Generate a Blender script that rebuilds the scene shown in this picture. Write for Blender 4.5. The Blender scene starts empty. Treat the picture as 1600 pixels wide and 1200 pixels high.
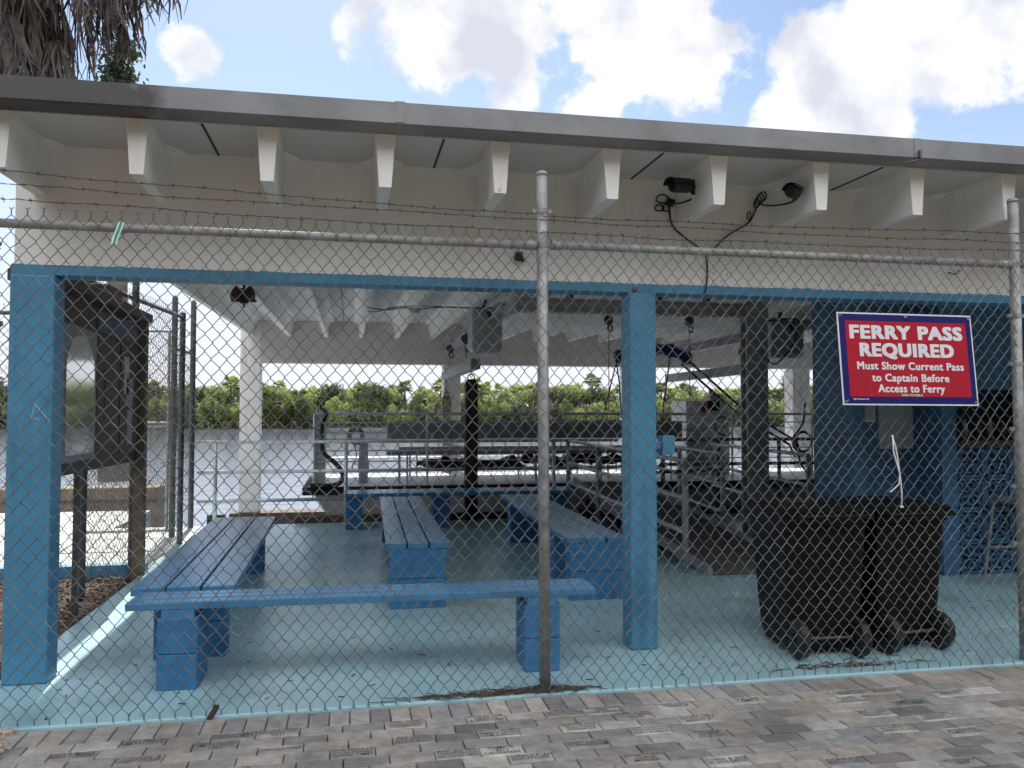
import bpy, math, random
from mathutils import Vector, Matrix, Euler
R = math.radians
rnd = random.Random(7)
scene = bpy.context.scene
C = scene.collection

# ------------------------------------------------------------------ camera
FPX = 1294.0
YAW, PIT = R(11.0), R(2.2)
CAM = Vector((0, -4.43, 1.53))
fw = Vector((math.sin(YAW)*math.cos(PIT), math.cos(YAW)*math.cos(PIT), math.sin(PIT)))
rt = Vector((math.cos(YAW), -math.sin(YAW), 0))
up = rt.cross(fw)
cd = bpy.data.cameras.new('camera'); cam = bpy.data.objects.new('camera', cd); C.objects.link(cam)
cd.sensor_fit = 'HORIZONTAL'; cd.sensor_width = 36; cd.lens = FPX/1600*36
cd.clip_start = 0.05; cd.clip_end = 5000
cam.matrix_world = Matrix(((rt.x, up.x, -fw.x, CAM.x), (rt.y, up.y, -fw.y, CAM.y), (rt.z, up.z, -fw.z, CAM.z), (0, 0, 0, 1)))
scene.camera = cam

def at(px, py, Y):                      # a point seen in the photo, at the depth Y it really has
    d = fw + rt*((px-800)/FPX) - up*((py-600)/FPX)
    return CAM + d*((Y-CAM.y)/d.y)

# ------------------------------------------------------------------ materials
def mat(name, col, rough=.6, metal=0., var=.15, scale=6., bump=0., bscale=60., spec=.5, dirt=None, dirt_scale=2.5, dirt_amt=.5):
    m = bpy.data.materials.new(name); m.use_nodes = True
    nt = m.node_tree; N = nt.nodes; L = nt.links
    b = N['Principled BSDF']
    b.inputs['Roughness'].default_value = rough; b.inputs['Metallic'].default_value = metal
    b.inputs['Specular IOR Level'].default_value = spec
    tc = N.new('ShaderNodeTexCoord')
    n = N.new('ShaderNodeTexNoise'); n.inputs['Scale'].default_value = scale; n.inputs['Detail'].default_value = 6
    L.new(tc.outputs['Object'], n.inputs['Vector'])
    r = N.new('ShaderNodeValToRGB')
    r.color_ramp.elements[0].position = .3; r.color_ramp.elements[1].position = .7
    r.color_ramp.elements[0].color = (*[max(0, c*(1-var)) for c in col], 1)
    r.color_ramp.elements[1].color = (*[min(1, c*(1+var)) for c in col], 1)
    L.new(n.outputs['Fac'], r.inputs['Fac'])
    out = r.outputs['Color']
    if dirt:
        n2 = N.new('ShaderNodeTexNoise'); n2.inputs['Scale'].default_value = dirt_scale; n2.inputs['Detail'].default_value = 10; n2.inputs['Roughness'].default_value = .65
        L.new(tc.outputs['Object'], n2.inputs['Vector'])
        mr = N.new('ShaderNodeMapRange'); mr.inputs['From Min'].default_value = .5; mr.inputs['From Max'].default_value = .72
        mr.inputs['To Max'].default_value = dirt_amt
        L.new(n2.outputs['Fac'], mr.inputs['Value'])
        mx = N.new('ShaderNodeMixRGB'); L.new(mr.outputs['Result'], mx.inputs['Fac'])
        L.new(out, mx.inputs['Color1']); mx.inputs['Color2'].default_value = (*dirt, 1)
        out = mx.outputs['Color']
    L.new(out, b.inputs['Base Color'])
    if bump:
        n3 = N.new('ShaderNodeTexNoise'); n3.inputs['Scale'].default_value = bscale; n3.inputs['Detail'].default_value = 4
        L.new(tc.outputs['Object'], n3.inputs['Vector'])
        bp = N.new('ShaderNodeBump'); bp.inputs['Strength'].default_value = bump; bp.inputs['Distance'].default_value = .01
        L.new(n3.outputs['Fac'], bp.inputs['Height']); L.new(bp.outputs['Normal'], b.inputs['Normal'])
    return m

M = {}
M['white'] = mat('white_stucco', (.83, .83, .80), .8, var=.04, scale=1.2, bump=.25, bscale=90, dirt=(.5, .45, .38), dirt_scale=1.1, dirt_amt=.3)
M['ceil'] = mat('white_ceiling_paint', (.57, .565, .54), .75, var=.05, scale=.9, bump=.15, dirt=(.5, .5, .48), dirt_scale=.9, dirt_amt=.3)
M['col_white'] = mat('white_column_paint', (.76, .75, .72), .7, var=.05, scale=3, dirt=(.5, .48, .42), dirt_amt=.4)
M['blue'] = mat('blue_masonry_paint', (.07, .27, .44), .5, var=.1, scale=2.5, bump=.10, bscale=110, dirt=(.04, .13, .22), dirt_scale=3.5, dirt_amt=.45)
M['bench'] = mat('blue_bench_paint', (.06, .235, .43), .3, var=.14, scale=5, bump=.14, bscale=30, dirt=(.04, .10, .17), dirt_scale=4, dirt_amt=.45)
M['block'] = mat('blue_block_paint', (.04, .195, .40), .65, var=.12, scale=7, bump=.35, bscale=120, dirt=(.02, .08, .15), dirt_amt=.5)
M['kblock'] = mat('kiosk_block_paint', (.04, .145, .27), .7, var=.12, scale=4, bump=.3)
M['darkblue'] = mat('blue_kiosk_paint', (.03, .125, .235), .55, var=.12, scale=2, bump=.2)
M['slab'] = mat('aqua_floor_paint', (.36, .57, .61), .32, var=.08, scale=2.2, bump=.07, bscale=30, dirt=(.17, .24, .23), dirt_scale=1.5, dirt_amt=.7)
M['galv'] = mat('galvanised_steel', (.31, .31, .305), .55, .2, var=.3, scale=14, bump=.08)
M['wire'] = mat('galvanised_wire', (.165, .16, .152), .55, .35, var=.4, scale=7)
M['barb'] = mat('rusty_barbed_wire', (.07, .055, .045), .7, .3, var=.4, scale=20)
M['alu'] = mat('dull_aluminium', (.62, .64, .66), .4, .5, var=.15, scale=5)
M['midsteel'] = mat('grey_steel', (.36, .365, .37), .55, .3, var=.2, scale=6, bump=.1)
M['pieces'] = mat('pale_pieces', (.42, .35, .28), .9, var=.45, scale=40, bump=.8, bscale=60)
M['darksteel'] = mat('dark_steel', (.10, .105, .11), .5, .5, var=.25, scale=6, bump=.1)
M['black'] = mat('black_rubber', (.012, .012, .014), .55, var=.3)
M['bin'] = mat('black_bin_plastic', (.0055, .0055, .005), .5, spec=.2, var=.25, scale=4, bump=.15, bscale=200, dirt=(.022, .022, .021), dirt_scale=3, dirt_amt=.3)
M['redbrown'] = mat('rusty_lamp_metal', (.055, .026, .024), .6, .3, var=.3, scale=15)
M['timber'] = mat('wet_dock_timber', (.085, .058, .038), .75, var=.35, scale=8, bump=.5, bscale=25)
M['darktimber'] = mat('dark_creosote_timber', (.035, .028, .022), .75, var=.35, scale=9, bump=.5, bscale=25)
M['tan'] = mat('weathered_tan_timber', (.20, .15, .10), .75, var=.25, scale=9, bump=.4, bscale=30)
M['brownwood'] = mat('dark_stained_plywood', (.075, .055, .038), .6, var=.25, scale=4, bump=.2)
M['hull'] = mat('white_hull_gelcoat', (.72, .70, .66), .35, var=.06, scale=2, dirt=(.35, .30, .22), dirt_scale=2, dirt_amt=.5)
M['deck'] = mat('pale_deck', (.62, .62, .62), .55, var=.06, scale=3, dirt=(.4, .4, .4), dirt_amt=.4)
M['greyvinyl'] = mat('grey_seat_vinyl', (.25, .28, .28), .5, var=.1, scale=6)
M['redvest'] = mat('orange_red_vest_fabric', (.36, .05, .03), .75, var=.35, scale=12)
M['navy'] = mat('navy_canvas', (.02, .045, .15), .8, var=.3, scale=20, bump=.4)
M['console'] = mat('white_console', (.80, .80, .78), .4, var=.05)
M['greybox'] = mat('grey_motor_cover', (.42, .44, .44), .5, var=.08, scale=5)
M['paper'] = mat('white_paper', (.62, .63, .64), .7, var=.08, scale=9)
M['grey_paper'] = mat('grey_notice', (.40, .42, .44), .7, var=.1, scale=9)
M['poster'] = mat('blue_grey_poster', (.12, .15, .19), .7, var=.3, scale=10)
M['cord'] = mat('white_cord', (.75, .74, .70), .8, var=.08, scale=40)
M['teal'] = mat('teal_tape', (.02, .28, .24), .5)
M['tape'] = mat('pale_tape', (.66, .76, .74), .5)
M['ramp'] = mat('dark_ramp_carpet', (.10, .097, .092), .85, var=.3, scale=10, bump=.4)
M['platform'] = mat('pale_concrete', (.52, .54, .50), .75, var=.12, scale=3, bump=.2, dirt=(.28, .27, .24), dirt_amt=.5)
M['signwhite'] = mat('sign_white', (.72, .72, .74), .6, var=.03, spec=.25)
M['signblue'] = mat('sign_navy', (.010, .013, .12), .6, var=.06, spec=.2)
M['signred'] = mat('sign_red', (.40, .010, .028), .6, var=.05, spec=.2)
M['soil'] = mat('dark_soil', (.11, .075, .05), .9, var=.35, scale=7, bump=.8, bscale=25)
M['chip'] = mat('bark_mulch', (.13, .09, .062), .85, var=.5, scale=30)
M['deadleaf'] = mat('dead_frond', (.08, .066, .058), .75, var=.6, scale=9)
M['deadleaf_b'] = mat('dry_leaf', (.07, .052, .038), .8, var=.3, scale=30)
M['trunk'] = mat('grey_bark', (.12, .10, .08), .85, var=.35, scale=8, bump=.7, bscale=20)
M['bank'] = mat('muddy_bank', (.06, .06, .035), .9, var=.4, scale=.4)
M['engrave'] = mat('engraved_black', (.055, .05, .045), .9, var=.5, scale=12)

def leafmat(name, a, b, scale):
    m = bpy.data.materials.new(name); m.use_nodes = True
    nt = m.node_tree; N = nt.nodes; L = nt.links; p = N['Principled BSDF']
    p.inputs['Roughness'].default_value = .55
    tc = N.new('ShaderNodeTexCoord'); n = N.new('ShaderNodeTexNoise'); n.inputs['Scale'].default_value = scale; n.inputs['Detail'].default_value = 4
    L.new(tc.outputs['Object'], n.inputs['Vector'])
    oi = N.new('ShaderNodeObjectInfo')
    ad = N.new('ShaderNodeMath'); ad.operation = 'MULTIPLY_ADD'; ad.inputs[1].default_value = .5; ad.inputs[2].default_value = -.25
    L.new(oi.outputs['Random'], ad.inputs[0])
    a2 = N.new('ShaderNodeMath'); a2.operation = 'ADD'; L.new(n.outputs['Fac'], a2.inputs[0]); L.new(ad.outputs[0], a2.inputs[1])
    r = N.new('ShaderNodeValToRGB'); r.color_ramp.elements[0].position = .32; r.color_ramp.elements[1].position = .68
    r.color_ramp.elements[0].color = (*a, 1); r.color_ramp.elements[1].color = (*b, 1)
    L.new(a2.outputs[0], r.inputs['Fac']); L.new(r.outputs['Color'], p.inputs['Base Color'])
    tr = N.new('ShaderNodeBsdfTranslucent'); L.new(r.outputs['Color'], tr.inputs['Color'])
    mx = N.new('ShaderNodeMixShader'); mx.inputs[0].default_value = .35
    L.new(p.outputs[0], mx.inputs[1]); L.new(tr.outputs[0], mx.inputs[2])
    L.new(mx.outputs[0], N['Material Output'].inputs['Surface'])
    return m
M['mangrove'] = leafmat('mangrove_leaf', (.055, .075, .025), (.30, .36, .10), .6)
M['palmleaf'] = leafmat('palm_leaf', (.13, .17, .042), (.36, .43, .115), .5)
M['pineleaf'] = leafmat('needle_leaf', (.035, .055, .025), (.09, .13, .05), 1.2)

def glassmat():
    m = bpy.data.materials.new('cloudy_door_glass'); m.use_nodes = True
    b = m.node_tree.nodes['Principled BSDF']
    b.inputs['Base Color'].default_value = (.62, .66, .66, 1); b.inputs['Roughness'].default_value = .10; b.inputs['Metallic'].default_value = .75
    b.inputs['Specular IOR Level'].default_value = 1.0; b.inputs['Coat Weight'].default_value = 1.0; b.inputs['Coat Roughness'].default_value = .05
    return m
M['glass'] = glassmat()

def watermat():
    m = bpy.data.materials.new('river_water'); m.use_nodes = True
    nt = m.node_tree; N = nt.nodes; L = nt.links; b = N['Principled BSDF']
    b.inputs['Base Color'].default_value = (.16, .185, .25, 1); b.inputs['Roughness'].default_value = .06
    b.inputs['IOR'].default_value = 1.33
    tc = N.new('ShaderNodeTexCoord'); mp = N.new('ShaderNodeMapping'); mp.inputs['Scale'].default_value = (.7, 1.6, 1)
    L.new(tc.outputs['Object'], mp.inputs['Vector'])
    n = N.new('ShaderNodeTexNoise'); n.inputs['Scale'].default_value = 1.5; n.inputs['Detail'].default_value = 6
    L.new(mp.outputs[0], n.inputs['Vector'])
    bp = N.new('ShaderNodeBump'); bp.inputs['Strength'].default_value = .24; bp.inputs['Distance'].default_value = .10
    L.new(n.outputs['Fac'], bp.inputs['Height']); L.new(bp.outputs['Normal'], b.inputs['Normal'])
    return m
M['water'] = watermat()

def streaks(m, col, amt):
    nt = m.node_tree; N = nt.nodes; L = nt.links; b = N['Principled BSDF']; src = b.inputs['Base Color'].links[0].from_socket
    tc = N.new('ShaderNodeTexCoord'); mp = N.new('ShaderNodeMapping'); mp.inputs['Scale'].default_value = (9, 9, .55); L.new(tc.outputs['Object'], mp.inputs['Vector'])
    n = N.new('ShaderNodeTexNoise'); n.inputs['Scale'].default_value = 1.6; n.inputs['Detail'].default_value = 9; n.inputs['Roughness'].default_value = .62; L.new(mp.outputs[0], n.inputs['Vector'])
    n2 = N.new('ShaderNodeTexNoise'); n2.inputs['Scale'].default_value = .9; L.new(tc.outputs['Object'], n2.inputs['Vector'])
    mu = N.new('ShaderNodeMath'); mu.operation = 'MULTIPLY'; L.new(n.outputs['Fac'], mu.inputs[0]); L.new(n2.outputs['Fac'], mu.inputs[1])
    mr = N.new('ShaderNodeMapRange'); mr.inputs['From Min'].default_value = .27; mr.inputs['From Max'].default_value = .42; mr.inputs['To Max'].default_value = amt; L.new(mu.outputs[0], mr.inputs['Value'])
    mx = N.new('ShaderNodeMixRGB'); L.new(mr.outputs[0], mx.inputs['Fac']); L.new(src, mx.inputs['Color1']); mx.inputs['Color2'].default_value = (*col, 1); L.new(mx.outputs[0], b.inputs['Base Color'])
def chips(m, col, thr, scale=26):
    nt = m.node_tree; N = nt.nodes; L = nt.links; b = N['Principled BSDF']; src = b.inputs['Base Color'].links[0].from_socket
    tc = N.new('ShaderNodeTexCoord'); n = N.new('ShaderNodeTexNoise'); n.inputs['Scale'].default_value = scale; n.inputs['Detail'].default_value = 5; L.new(tc.outputs['Object'], n.inputs['Vector'])
    n2 = N.new('ShaderNodeTexNoise'); n2.inputs['Scale'].default_value = 2.3; n2.inputs['Detail'].default_value = 3; L.new(tc.outputs['Object'], n2.inputs['Vector'])
    ad = N.new('ShaderNodeMath'); ad.operation = 'ADD'; L.new(n.outputs['Fac'], ad.inputs[0]); L.new(n2.outputs['Fac'], ad.inputs[1])
    mr = N.new('ShaderNodeMapRange'); mr.inputs['From Min'].default_value = thr; mr.inputs['From Max'].default_value = thr+.02; mr.inputs['To Max'].default_value = .75; L.new(ad.outputs[0], mr.inputs['Value'])
    mx = N.new('ShaderNodeMixRGB'); L.new(mr.outputs[0], mx.inputs['Fac']); L.new(src, mx.inputs['Color1']); mx.inputs['Color2'].default_value = (*col, 1); L.new(mx.outputs[0], b.inputs['Base Color'])
chips(M['bench'], (.22, .26, .30), 1.25); chips(M['block'], (.26, .28, .28), 1.29, 34); chips(M['blue'], (.20, .30, .36), 1.31, 34); chips(M['slab'], (.20, .24, .24), 1.27, 18); chips(M['white'], (.45, .42, .36), 1.31, 22)
streaks(M['white'], (.50, .46, .38), .22); streaks(M['blue'], (.03, .10, .17), .6); streaks(M['block'], (.02, .08, .15), .6); streaks(M['col_white'], (.38, .34, .27), .6); streaks(M['signred'], (.40, .05, .06), .35)
def fasciamat():
    m = mat('galvanised_fascia', (.25, .255, .26), .5, .3, var=.24, scale=1.6, bump=.08, bscale=30, dirt=(.10, .10, .10), dirt_scale=9, dirt_amt=.35)
    nt = m.node_tree; N = nt.nodes; L = nt.links; b = N['Principled BSDF']
    src = b.inputs['Base Color'].links[0].from_socket
    tc = N.new('ShaderNodeTexCoord'); sp = N.new('ShaderNodeSeparateXYZ'); L.new(tc.outputs['Object'], sp.inputs[0])
    n = N.new('ShaderNodeTexNoise'); n.inputs['Scale'].default_value = 7; n.inputs['Detail'].default_value = 8; L.new(tc.outputs['Object'], n.inputs['Vector'])
    ma = N.new('ShaderNodeMath'); ma.operation = 'MULTIPLY_ADD'; ma.inputs[1].default_value = .9; L.new(n.outputs['Fac'], ma.inputs[0]); L.new(sp.outputs['X'], ma.inputs[2])
    mr = N.new('ShaderNodeMapRange'); mr.inputs['From Min'].default_value = -.62; mr.inputs['From Max'].default_value = -.42
    mr.inputs['To Min'].default_value = .85; mr.inputs['To Max'].default_value = 0
    L.new(ma.outputs[0], mr.inputs['Value'])
    mx = N.new('ShaderNodeMixRGB'); L.new(mr.outputs[0], mx.inputs['Fac']); L.new(src, mx.inputs['Color1']); mx.inputs['Color2'].default_value = (.055, .055, .057, 1)
    L.new(mx.outputs[0], b.inputs['Base Color'])
    return m
M['fascia'] = fasciamat()

def pavermat():
    m = bpy.data.materials.new('concrete_pavers'); m.use_nodes = True
    nt = m.node_tree; N = nt.nodes; L = nt.links; b = N['Principled BSDF']; b.inputs['Roughness'].default_value = .85
    at_ = N.new('ShaderNodeAttribute'); at_.attribute_name = 'tone'; at_.attribute_type = 'GEOMETRY'
    r = N.new('ShaderNodeValToRGB'); e = r.color_ramp.elements
    e[0].position = 0; e[0].color = (.17, .155, .14, 1); e[1].position = 1; e[1].color = (.56, .52, .44, 1)
    for p, c in ((.18, (.23, .21, .19)), (.36, (.29, .275, .258)), (.55, (.36, .34, .31)), (.68, (.36, .31, .255)), (.85, (.46, .43, .385))):
        x = e.new(p); x.color = (*c, 1)
    L.new(at_.outputs['Fac'], r.inputs['Fac'])
    tc = N.new('ShaderNodeTexCoord'); n = N.new('ShaderNodeTexNoise'); n.inputs['Scale'].default_value = 14; n.inputs['Detail'].default_value = 9; n.inputs['Roughness'].default_value = .7
    L.new(tc.outputs['Object'], n.inputs['Vector'])
    mr = N.new('ShaderNodeMapRange'); mr.inputs['From Min'].default_value = .3; mr.inputs['From Max'].default_value = .7; mr.inputs['To Min'].default_value = .60; mr.inputs['To Max'].default_value = 1.18
    L.new(n.outputs['Fac'], mr.inputs['Value'])
    mu = N.new('ShaderNodeMixRGB'); mu.blend_type = 'MULTIPLY'; mu.inputs['Fac'].default_value = 1
    L.new(r.outputs['Color'], mu.inputs['Color1']); L.new(mr.outputs[0], mu.inputs['Color2'])
    n2 = N.new('ShaderNodeTexNoise'); n2.inputs['Scale'].default_value = 1.7; n2.inputs['Detail'].default_value = 7; L.new(tc.outputs['Object'], n2.inputs['Vector'])
    m2 = N.new('ShaderNodeMapRange'); m2.inputs['From Min'].default_value = .35; m2.inputs['From Max'].default_value = .65; m2.inputs['To Min'].default_value = .70; m2.inputs['To Max'].default_value = 1.12
    L.new(n2.outputs['Fac'], m2.inputs['Value'])
    mu2 = N.new('ShaderNodeMixRGB'); mu2.blend_type = 'MULTIPLY'; mu2.inputs['Fac'].default_value = 1
    L.new(mu.outputs[0], mu2.inputs['Color1']); L.new(m2.outputs[0], mu2.inputs['Color2'])
    L.new(mu2.outputs[0], b.inputs['Base Color'])
    n3 = N.new('ShaderNodeTexNoise'); n3.inputs['Scale'].default_value = 90; n3.inputs['Detail'].default_value = 5; L.new(tc.outputs['Object'], n3.inputs['Vector'])
    bp = N.new('ShaderNodeBump'); bp.inputs['Strength'].default_value = .5; bp.inputs['Distance'].default_value = .004
    L.new(n3.outputs['Fac'], bp.inputs['Height']); L.new(bp.outputs['Normal'], b.inputs['Normal'])
    return m
M['paver'] = pavermat()

# ------------------------------------------------------------------ mesh helpers
class MB:
    def __init__(s): s.v = []; s.f = []
    def add(s, vs, fs):
        o = len(s.v); s.v += [tuple(v) for v in vs]; s.f += [tuple(i+o for i in f) for f in fs]; return s
    def box(s, x0, x1, y0, y1, z0, z1):
        return s.add([(x0, y0, z0), (x1, y0, z0), (x1, y1, z0), (x0, y1, z0), (x0, y0, z1), (x1, y0, z1), (x1, y1, z1), (x0, y1, z1)],
                     [(0, 3, 2, 1), (4, 5, 6, 7), (0, 1, 5, 4), (1, 2, 6, 5), (2, 3, 7, 6), (3, 0, 4, 7)])
    def obox(s, c, sx, sy, sz, rot):
        m = rot if isinstance(rot, Matrix) else Euler(rot).to_matrix()
        c = Vector(c); vs = []
        for z in (-1, 1):
            for x, y in ((-1, -1), (1, -1), (1, 1), (-1, 1)): vs.append(c + m @ Vector((x*sx/2, y*sy/2, z*sz/2)))
        return s.add(vs, [(0, 3, 2, 1), (4, 5, 6, 7), (0, 1, 5, 4), (1, 2, 6, 5), (2, 3, 7, 6), (3, 0, 4, 7)])
    def loft(s, a, b):                       # two matching rings
        n = len(a)
        return s.add(list(a)+list(b), [tuple(reversed(range(n))), tuple(range(n, 2*n))] + [(i, (i+1) % n, n+(i+1) % n, n+i) for i in range(n)])
    def rings(s, rs, cap=True):
        n = len(rs[0]); vs = [p for r in rs for p in r]; fs = []
        for k in range(len(rs)-1):
            for i in range(n): fs.append((k*n+i, k*n+(i+1) % n, (k+1)*n+(i+1) % n, (k+1)*n+i))
        if cap: fs += [tuple(reversed(range(n))), tuple(range((len(rs)-1)*n, len(rs)*n))]
        return s.add(vs, fs)
    def tube(s, pts, r, n=8, cap=True):
        pts = [Vector(p) for p in pts]; rs = []; N = len(pts)
        t0 = (pts[1]-pts[0]).normalized()
        a = Vector((0, 0, 1)) if abs(t0.z) < .9 else Vector((1, 0, 0))
        u = t0.cross(a).normalized()
        for i, p in enumerate(pts):
            t = (pts[min(i+1, N-1)]-pts[max(i-1, 0)])
            t = t.normalized() if t.length > 1e-9 else t0
            u = (u - t*u.dot(t))
            u = u.normalized() if u.length > 1e-6 else t.orthogonal().normalized()
            w = t.cross(u); rr = r[i] if isinstance(r, (list, tuple)) else r
            rs.append([p + (u*math.cos(2*math.pi*k/n) + w*math.sin(2*math.pi*k/n))*rr for k in range(n)])
        return s.rings(rs, cap)
    def cyl(s, a, b, r, n=12): return s.tube([a, b], r, n)
    def torus(s, c, R_, r, rot=(0, 0, 0), n=20, k=8):
        m = Euler(rot).to_matrix(); c = Vector(c); vs = []; fs = []
        for i in range(n):
            A = 2*math.pi*i/n
            for j in range(k):
                B = 2*math.pi*j/k
                vs.append(c + m @ Vector(((R_+r*math.cos(B))*math.cos(A), (R_+r*math.cos(B))*math.sin(A), r*math.sin(B))))
        for i in range(n):
            for j in range(k): fs.append((i*k+j, ((i+1) % n)*k+j, ((i+1) % n)*k+(j+1) % k, i*k+(j+1) % k))
        return s.add(vs, fs)

def root_of(o):
    while o.parent: o = o.parent
    return o
def obj(name, mb, m, parent=None, bevel=0., smooth=False, local=False):
    me = bpy.data.meshes.new(name)
    off = Vector((0, 0, 0))
    if parent is not None and not local: off = root_of(parent).location
    me.from_pydata([(v[0]-off.x, v[1]-off.y, v[2]-off.z) for v in mb.v], [], mb.f)
    me.materials.append(M[m] if isinstance(m, str) else m); me.update()
    o = bpy.data.objects.new(name, me); C.objects.link(o)
    if parent is not None: o.parent = parent
    if smooth:
        for p in me.polygons: p.use_smooth = True
    if bevel:
        b = o.modifiers.new('bevel', 'BEVEL'); b.width = bevel; b.segments = 2; b.limit_method = 'ANGLE'; b.angle_limit = R(40)
    return o
def tag(o, label, cat, group=None):
    o['label'] = label; o['category'] = cat
    if group: o['group'] = group
    return o
def thing(name, label, cat, loc=(0, 0, 0), group=None):
    o = bpy.data.objects.new(name, None); C.objects.link(o); o.location = loc; o.empty_display_size = .1
    return tag(o, label, cat, group)
def struct(name, mb, m, parent=None, **k):
    o = obj(name, mb, m, parent, **k)
    if parent is None: o['kind'] = 'structure'
    return o
def dup(root, label=None):
    def cp(o, par):
        c = o.copy(); C.objects.link(c); c.parent = par
        for ch in list(o.children): cp(ch, c)
        return c
    r = cp(root, None)
    if label: r['label'] = label
    return r
def text_mesh(body, size, offset=0., align='CENTER', extrude=0., sx=1., sp=1.):
    cu = bpy.data.curves.new('t', 'FONT'); cu.body = body; cu.size = size; cu.offset = offset; cu.align_x = align; cu.align_y = 'CENTER'; cu.extrude = extrude
    cu.resolution_u = 3; cu.space_character = sp
    o = bpy.data.objects.new('t', cu); C.objects.link(o)
    dg = bpy.context.evaluated_depsgraph_get(); dg.update()
    me = bpy.data.meshes.new_from_object(o.evaluated_get(dg))
    vs = [(v.co.x*sx, v.co.y, v.co.z) for v in me.vertices]; fs = [tuple(p.vertices) for p in me.polygons]
    bpy.data.objects.remove(o); bpy.data.curves.remove(cu); bpy.data.meshes.remove(me)
    return vs, fs

SLAB = .04
# ------------------------------------------------------------------ ground, water, far bank
g = MB()
def sheet(mb, x0, x1, y0, y1, z): mb.add([(x0, y0, z), (x1, y0, z), (x1, y1, z), (x0, y1, z)], [(0, 1, 2, 3)])
sheet(g, -60, 60, -60, 4.2, -.03); sheet(g, -60, -3.1, 4.2, 9.5, -.03)
struct('ground', g, 'soil')
w = MB(); sheet(w, -700, 900, 3.9, 160, -.6)
struct('water', w, 'water')
fb = MB()
n = 60
vs = []
for i in range(n+1):
    x = -700 + 1600*i/n
    for (y, z) in ((131, -.9), (134, -.25), (142, .2), (700, 2.0)): vs.append((x, y + 1.5*math.sin(i*1.7), z))
fs = []
for i in range(n):
    for j in range(3): fs.append((i*4+j, (i+1)*4+j, (i+1)*4+j+1, i*4+j+1))
fb.add(vs, fs)
struct('far_bank', fb, 'bank')

# slab
s = MB(); s.box(-1.93, 15.4, .72, 7.45, -.8, SLAB); s.box(-2.02, 15.4, -.045, .72, -.8, SLAB)
struct('shelter_floor', s, 'slab', bevel=.008)
s = MB(); s.box(-3.1, -1.93, 4.25, 7.45, -.8, SLAB-.004); s.box(-7, -3.1, 4.25, 9.6, -.8, SLAB-.004)
struct('dock_platform', s, 'platform', bevel=.01)

# pavers: individual bricks in one sheet
pv = []; pf = []; tones = []; bricks = []
def brick(x0, x1, y0, y1, tone):
    gq = .0024; zz = rnd.uniform(-.0022, .0022); b = .0038
    t1, t2 = rnd.uniform(-.0012, .0012), rnd.uniform(-.0012, .0012)
    x0 += gq; x1 -= gq; y0 += gq; y1 -= gq; o = len(pv)
    pv.extend([(x0, y0, -.02), (x1, y0, -.02), (x1, y1, -.02), (x0, y1, -.02)])
    pv.extend([(x0, y0, zz-b+t1), (x1, y0, zz-b+t2), (x1, y1, zz-b-t1), (x0, y1, zz-b-t2)])
    pv.extend([(x0+b, y0+b, zz+t1), (x1-b, y0+b, zz+t2), (x1-b, y1-b, zz-t1), (x0+b, y1-b, zz-t2)])
    q = [(8, 9, 10, 11)]
    for i in range(4):
        j = (i+1) % 4; q += [(i, j, 4+j, 4+i), (4+i, 4+j, 8+j, 8+i)]
    pf.extend([tuple(o+k for k in f) for f in q]); tones.append([tone, len(q)])
    bricks.append(((x0+x1)/2, (y0+y1)/2, x1-x0, len(tones)-1))
def tone():
    return min(1, max(0, rnd.choice((rnd.gauss(.46, .15), rnd.gauss(.58, .14), rnd.gauss(.27, .1), rnd.gauss(.68, .05), rnd.gauss(.75, .1)))))
x = -2.2
while x < 9:
    brick(x, x+.1, -.25, -.05, tone()); x += .1003
row = 0; y = -.252
while y > -5.4:
    x = -2.2 + rnd.uniform(-.03, .03) - (.1 if row % 2 else 0)
    near = y > -2.4
    while x < (9 if near else 4):
        brick(x, x+.2, y-.1, y, tone()); x += .2
    y -= .1003; row += 1
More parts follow.
